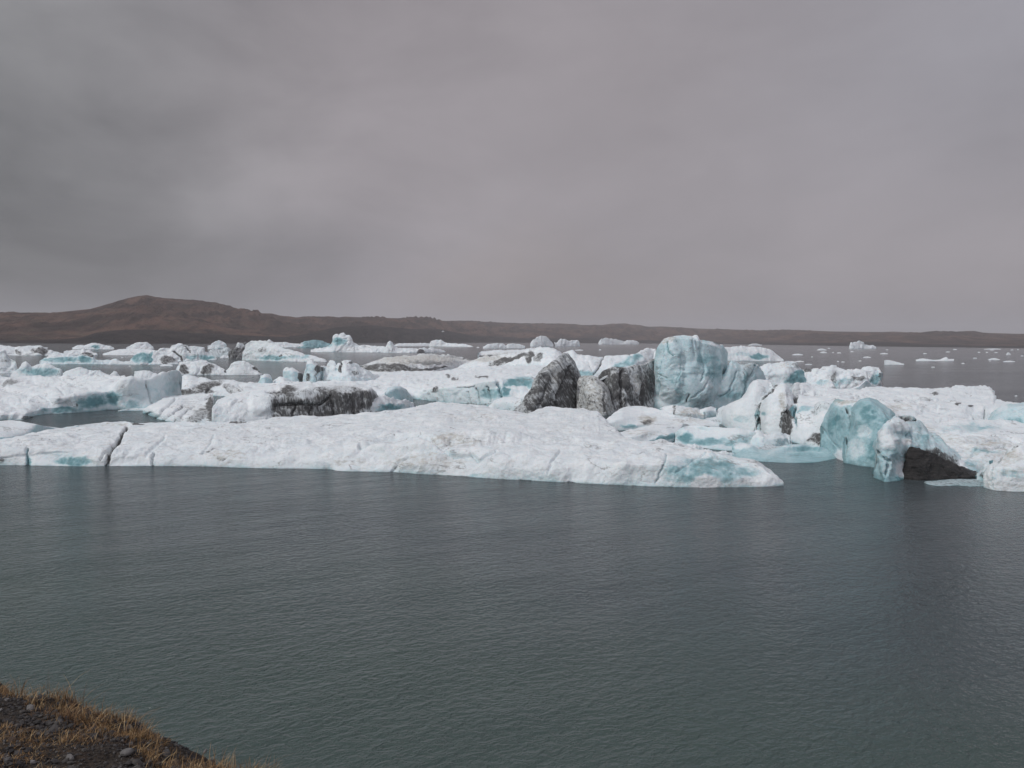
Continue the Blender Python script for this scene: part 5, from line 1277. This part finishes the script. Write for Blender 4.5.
# ================================================================== gull
def gull():
    m, nt, b, out = mat_new('white_feathers')
    b.inputs['Base Color'].default_value = (.8, .8, .8, 1)
    b.inputs['Roughness'].default_value = .7
    m2, nt, b, out = mat_new('grey_wing_feathers')
    b.inputs['Base Color'].default_value = (.45, .46, .48, 1)
    c = at_d(443.0, 331.6, 150.0)
    V, Fq = [], []
    prof = [(-.24, .012, 0), (-.20, .05, 0), (-.08, .075, 0), (.06, .07, .01), (.15, .045, .03), (.19, .045, .045), (.23, .035, .045), (.255, .014, .04), (.29, .004, .03)]
    for x, r, dz in prof:
        for k in range(10):
            a = 2 * math.pi * k / 10
            V.append((x, r * math.cos(a), dz + r * .9 * math.sin(a)))
    for i in range(len(prof) - 1):
        for k in range(10):
            Fq.append((i * 10 + k, i * 10 + (k + 1) % 10, i * 10 + 10 + (k + 1) % 10, i * 10 + 10 + k))
    # tail fan, part of the same body
    nv = len(V)
    V += [(-.2, -.03, .0), (-.2, .03, .0), (-.36, .07, .0), (-.36, -.07, .0), (-.2, -.03, .012), (-.2, .03, .012), (-.36, .07, .006), (-.36, -.07, .006)]
    Fq += [(nv, nv + 1, nv + 2, nv + 3), (nv + 4, nv + 7, nv + 6, nv + 5), (nv + 1, nv + 5, nv + 6, nv + 2), (nv + 2, nv + 6, nv + 7, nv + 3), (nv + 3, nv + 7, nv + 4, nv)]
    bd = build('gull', np.array(V) + c, Fq, m, ngons=[[k for k in range(9, -1, -1)], [80 + k for k in range(10)]], origin=c)
    tag(bd, 'small white gull flying low in front of the far brown hillside', 'gull')
    bm_, nt, b3, out = mat_new('yellow_beak')
    b3.inputs['Base Color'].default_value = (.6, .4, .05, 1)
    K = np.array([(.26, -.012, .03), (.26, .012, .03), (.26, 0, .052), (.33, 0, .033)])
    build('beak', K + c, None, bm_, tris=[(0, 1, 3), (1, 2, 3), (2, 0, 3), (0, 2, 1)], parent=bd, origin=c, smooth=False)
    for s in (-1, 1):
        W = []
        st = [(0.03, .10, -.10, .02), (.22, .13, -.07, .15), (.42, .09, -.06, .20), (.60, .0, -.07, .17), (.72, -.09, -.12, .13)]
        for yy, le, te, zz in st:
            W += [(le, s * yy, zz), (te, s * yy, zz - .01), (te, s * yy, zz + .004), (le, s * yy, zz + .016)]
        Q = []
        for i in range(len(st) - 1):
            a = i * 4
            for k in range(4):
                q = (a + k, a + (k + 1) % 4, a + 4 + (k + 1) % 4, a + 4 + k)
                Q.append(q if s > 0 else q[::-1])
        build('wing', np.array(W) + c, Q, m2, ngons=[[0, 1, 2, 3][::-s], [16, 17, 18, 19][::s]], parent=bd, origin=c)


gull()


# ================================================================== sky and light
def world():
    w_ = bpy.data.worlds.new('World')
    sc.world = w_
    w_.use_nodes = True
    nt = w_.node_tree
    nt.nodes.clear()
    n = N(nt)
    out = n.node('ShaderNodeOutputWorld')
    bg = n.node('ShaderNodeBackground')
    n.link(bg.outputs[0], out.inputs[0])
    sky = n.node('ShaderNodeTexSky', sky_type='NISHITA')
    sky.sun_disc = False
    sky.sun_elevation = math.radians(SUN_EL)
    sky.sun_rotation = math.radians(SUN_AZ)
    sky.dust_density = 2
    d = n.node('ShaderNodeTexCoord').outputs['Generated']
    sp = n.node('ShaderNodeSeparateXYZ')
    n.link(d, sp.inputs[0])
    x, y, z = sp.outputs
    # overcast deck: brightest overhead and behind, a dark rain-laden bank low over the lake ahead
    br = n.math('ADD', n.rng(z, .42, .85, 0, 1), n.rng(y, .45, -.5, 0, .8))
    base = n.math('ADD', 3.05, n.math('MULTIPLY', br, CLOUD_GAIN))
    # cloud texture, stretched along the horizon
    q = n.mapping(d, scale=(1.6, 1.6, 4.5))
    f = n.noise(q, 1.15, 6, .52, .3)
    f2 = n.noise(n.mapping(d, loc=(3, 1, 0), scale=(1, 1, 2.0)), 4.2, 7, .55, .4)
    tex = n.math('ADD', 1.0, n.math('ADD', n.math('MULTIPLY', n.math('SUBTRACT', f, .5), .62), n.math('MULTIPLY', n.math('MULTIPLY', n.math('SUBTRACT', f2, .5), .80), n.rng(x, .3, -.5, .35, 1.0))))
    # the darker squall on the left, and the paler tear in it
    def blob(dx, dy, dz, r0, r1, amt, sz=1.0):
        v = n.node('ShaderNodeVectorMath', operation='DISTANCE')
        k = n.mapping(d, scale=(1, 1, sz))
        wv = n.node('ShaderNodeVectorMath', operation='ADD')
        n.link(k, wv.inputs[0])
        sc_ = n.node('ShaderNodeVectorMath', operation='SCALE')
        tn = n.node('ShaderNodeTexNoise')
        n.link(d, tn.inputs['Vector'])
        tn.inputs['Scale'].default_value = 5
        tn.inputs['Detail'].default_value = 5
        su = n.node('ShaderNodeVectorMath', operation='SUBTRACT')
        n.link(tn.outputs['Color'], su.inputs[0])
        su.inputs[1].default_value = (.5, .5, .5)
        n.link(su.outputs[0], sc_.inputs[0])
        sc_.inputs['Scale'].default_value = .30
        n.link(sc_.outputs[0], wv.inputs[1])
        n.link(wv.outputs[0], v.inputs[0])
        v.inputs[1].default_value = (dx, dy, dz * sz)
        return n.math('MULTIPLY', n.rng(v.outputs['Value'], r0, r1, 1, 0), amt)
    def dv(px, py):
        r = rays(px, py)
        r = r / np.linalg.norm(r)
        return [float(q_) for q_ in r]
    a1 = blob(*dv(30, 220), .05, .46, -.30, 1.6)
    a2 = blob(*dv(-60, 60), .1, .6, -.10)
    a3 = blob(*dv(275, 190), .02, .17, .19, 2.4)
    a4 = blob(*dv(345, 215), .01, .12, -.08, 2.0)
    a5 = blob(*dv(900, 255), .02, .22, .07, 2.2)
    a6 = blob(*dv(1020, 268), .01, .05, -.10, 3.0)
    a7 = blob(*dv(700, 60), .1, .55, .05)
    tex = n.math('ADD', tex, n.math('ADD', n.math('ADD', a1, a2), n.math('ADD', n.math('ADD', a3, a4), n.math('ADD', n.math('ADD', a5, a6), a7))))
    lum = n.math('MULTIPLY', base, tex)
    warm = n.rng(n.noise(n.mapping(d, scale=(1, 1, 2)), .9, 2, .5), .35, .65)
    tint = n.mix(warm, (0.975, 0.93, 1.02, 1), (1.015, 0.93, 0.985, 1))
    tint = n.mix(n.rng(x, -.15, -.6), tint, (0.96, 0.955, 0.985, 1))
    tint = n.mix(n.math('MULTIPLY', n.rng(x, .1, .6), n.rng(z, .05, .35)), tint, (0.97, 0.945, 1.045, 1))
    tint = n.mix(blob(*dv(545, 300), .03, .30, .8, 2.5), tint, (1.05, .93, .94, 1))
    v = n.node('ShaderNodeVectorMath', operation='SCALE')
    n.link(tint, v.inputs[0])
    n.link(lum, v.inputs['Scale'])
    n.link(n.mix(.97, sky.outputs[0], v.outputs[0]), bg.inputs['Color'])
    bg.inputs['Strength'].default_value = 0.1


SUN_EL, SUN_AZ = 42, 238
CLOUD_GAIN = 2.3
world()
sl = bpy.data.lights.new('sun', 'SUN')
sl.energy = 1.5
sl.angle = math.radians(11)
sl.color = (1.0, .99, .98)
so = bpy.data.objects.new('sun', sl)
COL.objects.link(so)
az = math.radians(SUN_AZ)          # clockwise from +Y
sd_ = Vector((math.sin(az) * math.cos(math.radians(SUN_EL)), math.cos(az) * math.cos(math.radians(SUN_EL)), math.sin(math.radians(SUN_EL))))
so.rotation_euler = sd_.to_track_quat('Z', 'Y').to_euler()
so.location = (0, 0, 200)


# ================================================================== damp air
def haze():
    x0, x1, y0, y1, z0, z1 = -7100, 7100, -210, 7100, -3.5, 175
    V = [(x, y, z) for z in (z0, z1) for y in (y0, y1) for x in (x0, x1)]
    Q = [(0, 2, 3, 1), (4, 5, 7, 6), (0, 1, 5, 4), (2, 6, 7, 3), (0, 4, 6, 2), (1, 3, 7, 5)]
    m = bpy.data.materials.new('damp_air')
    m.use_nodes = True
    nt = m.node_tree
    nt.nodes.clear()
    out = nt.nodes.new('ShaderNodeOutputMaterial')
    p = nt.nodes.new('ShaderNodeVolumePrincipled')
    p.inputs['Color'].default_value = (.86, .86, .90, 1)
    p.inputs['Density'].default_value = 0.00017
    nt.links.new(p.outputs[0], out.inputs['Volume'])
    o = build('haze', V, Q, m, smooth=False, origin=np.zeros(3))
    tag(o, 'thin grey haze over the lake', 'haze', kind='stuff')


haze()

sc.view_settings.view_transform = 'Standard'
sc.view_settings.look = 'None'
sc.view_settings.exposure = 0.0
sc.view_settings.gamma = 1.0
sc.cycles.max_bounces = 5
sc.cycles.diffuse_bounces = 3
sc.cycles.volume_bounces = 1
sc.cycles.volume_step_rate = 1
sc.cycles.use_denoising = True
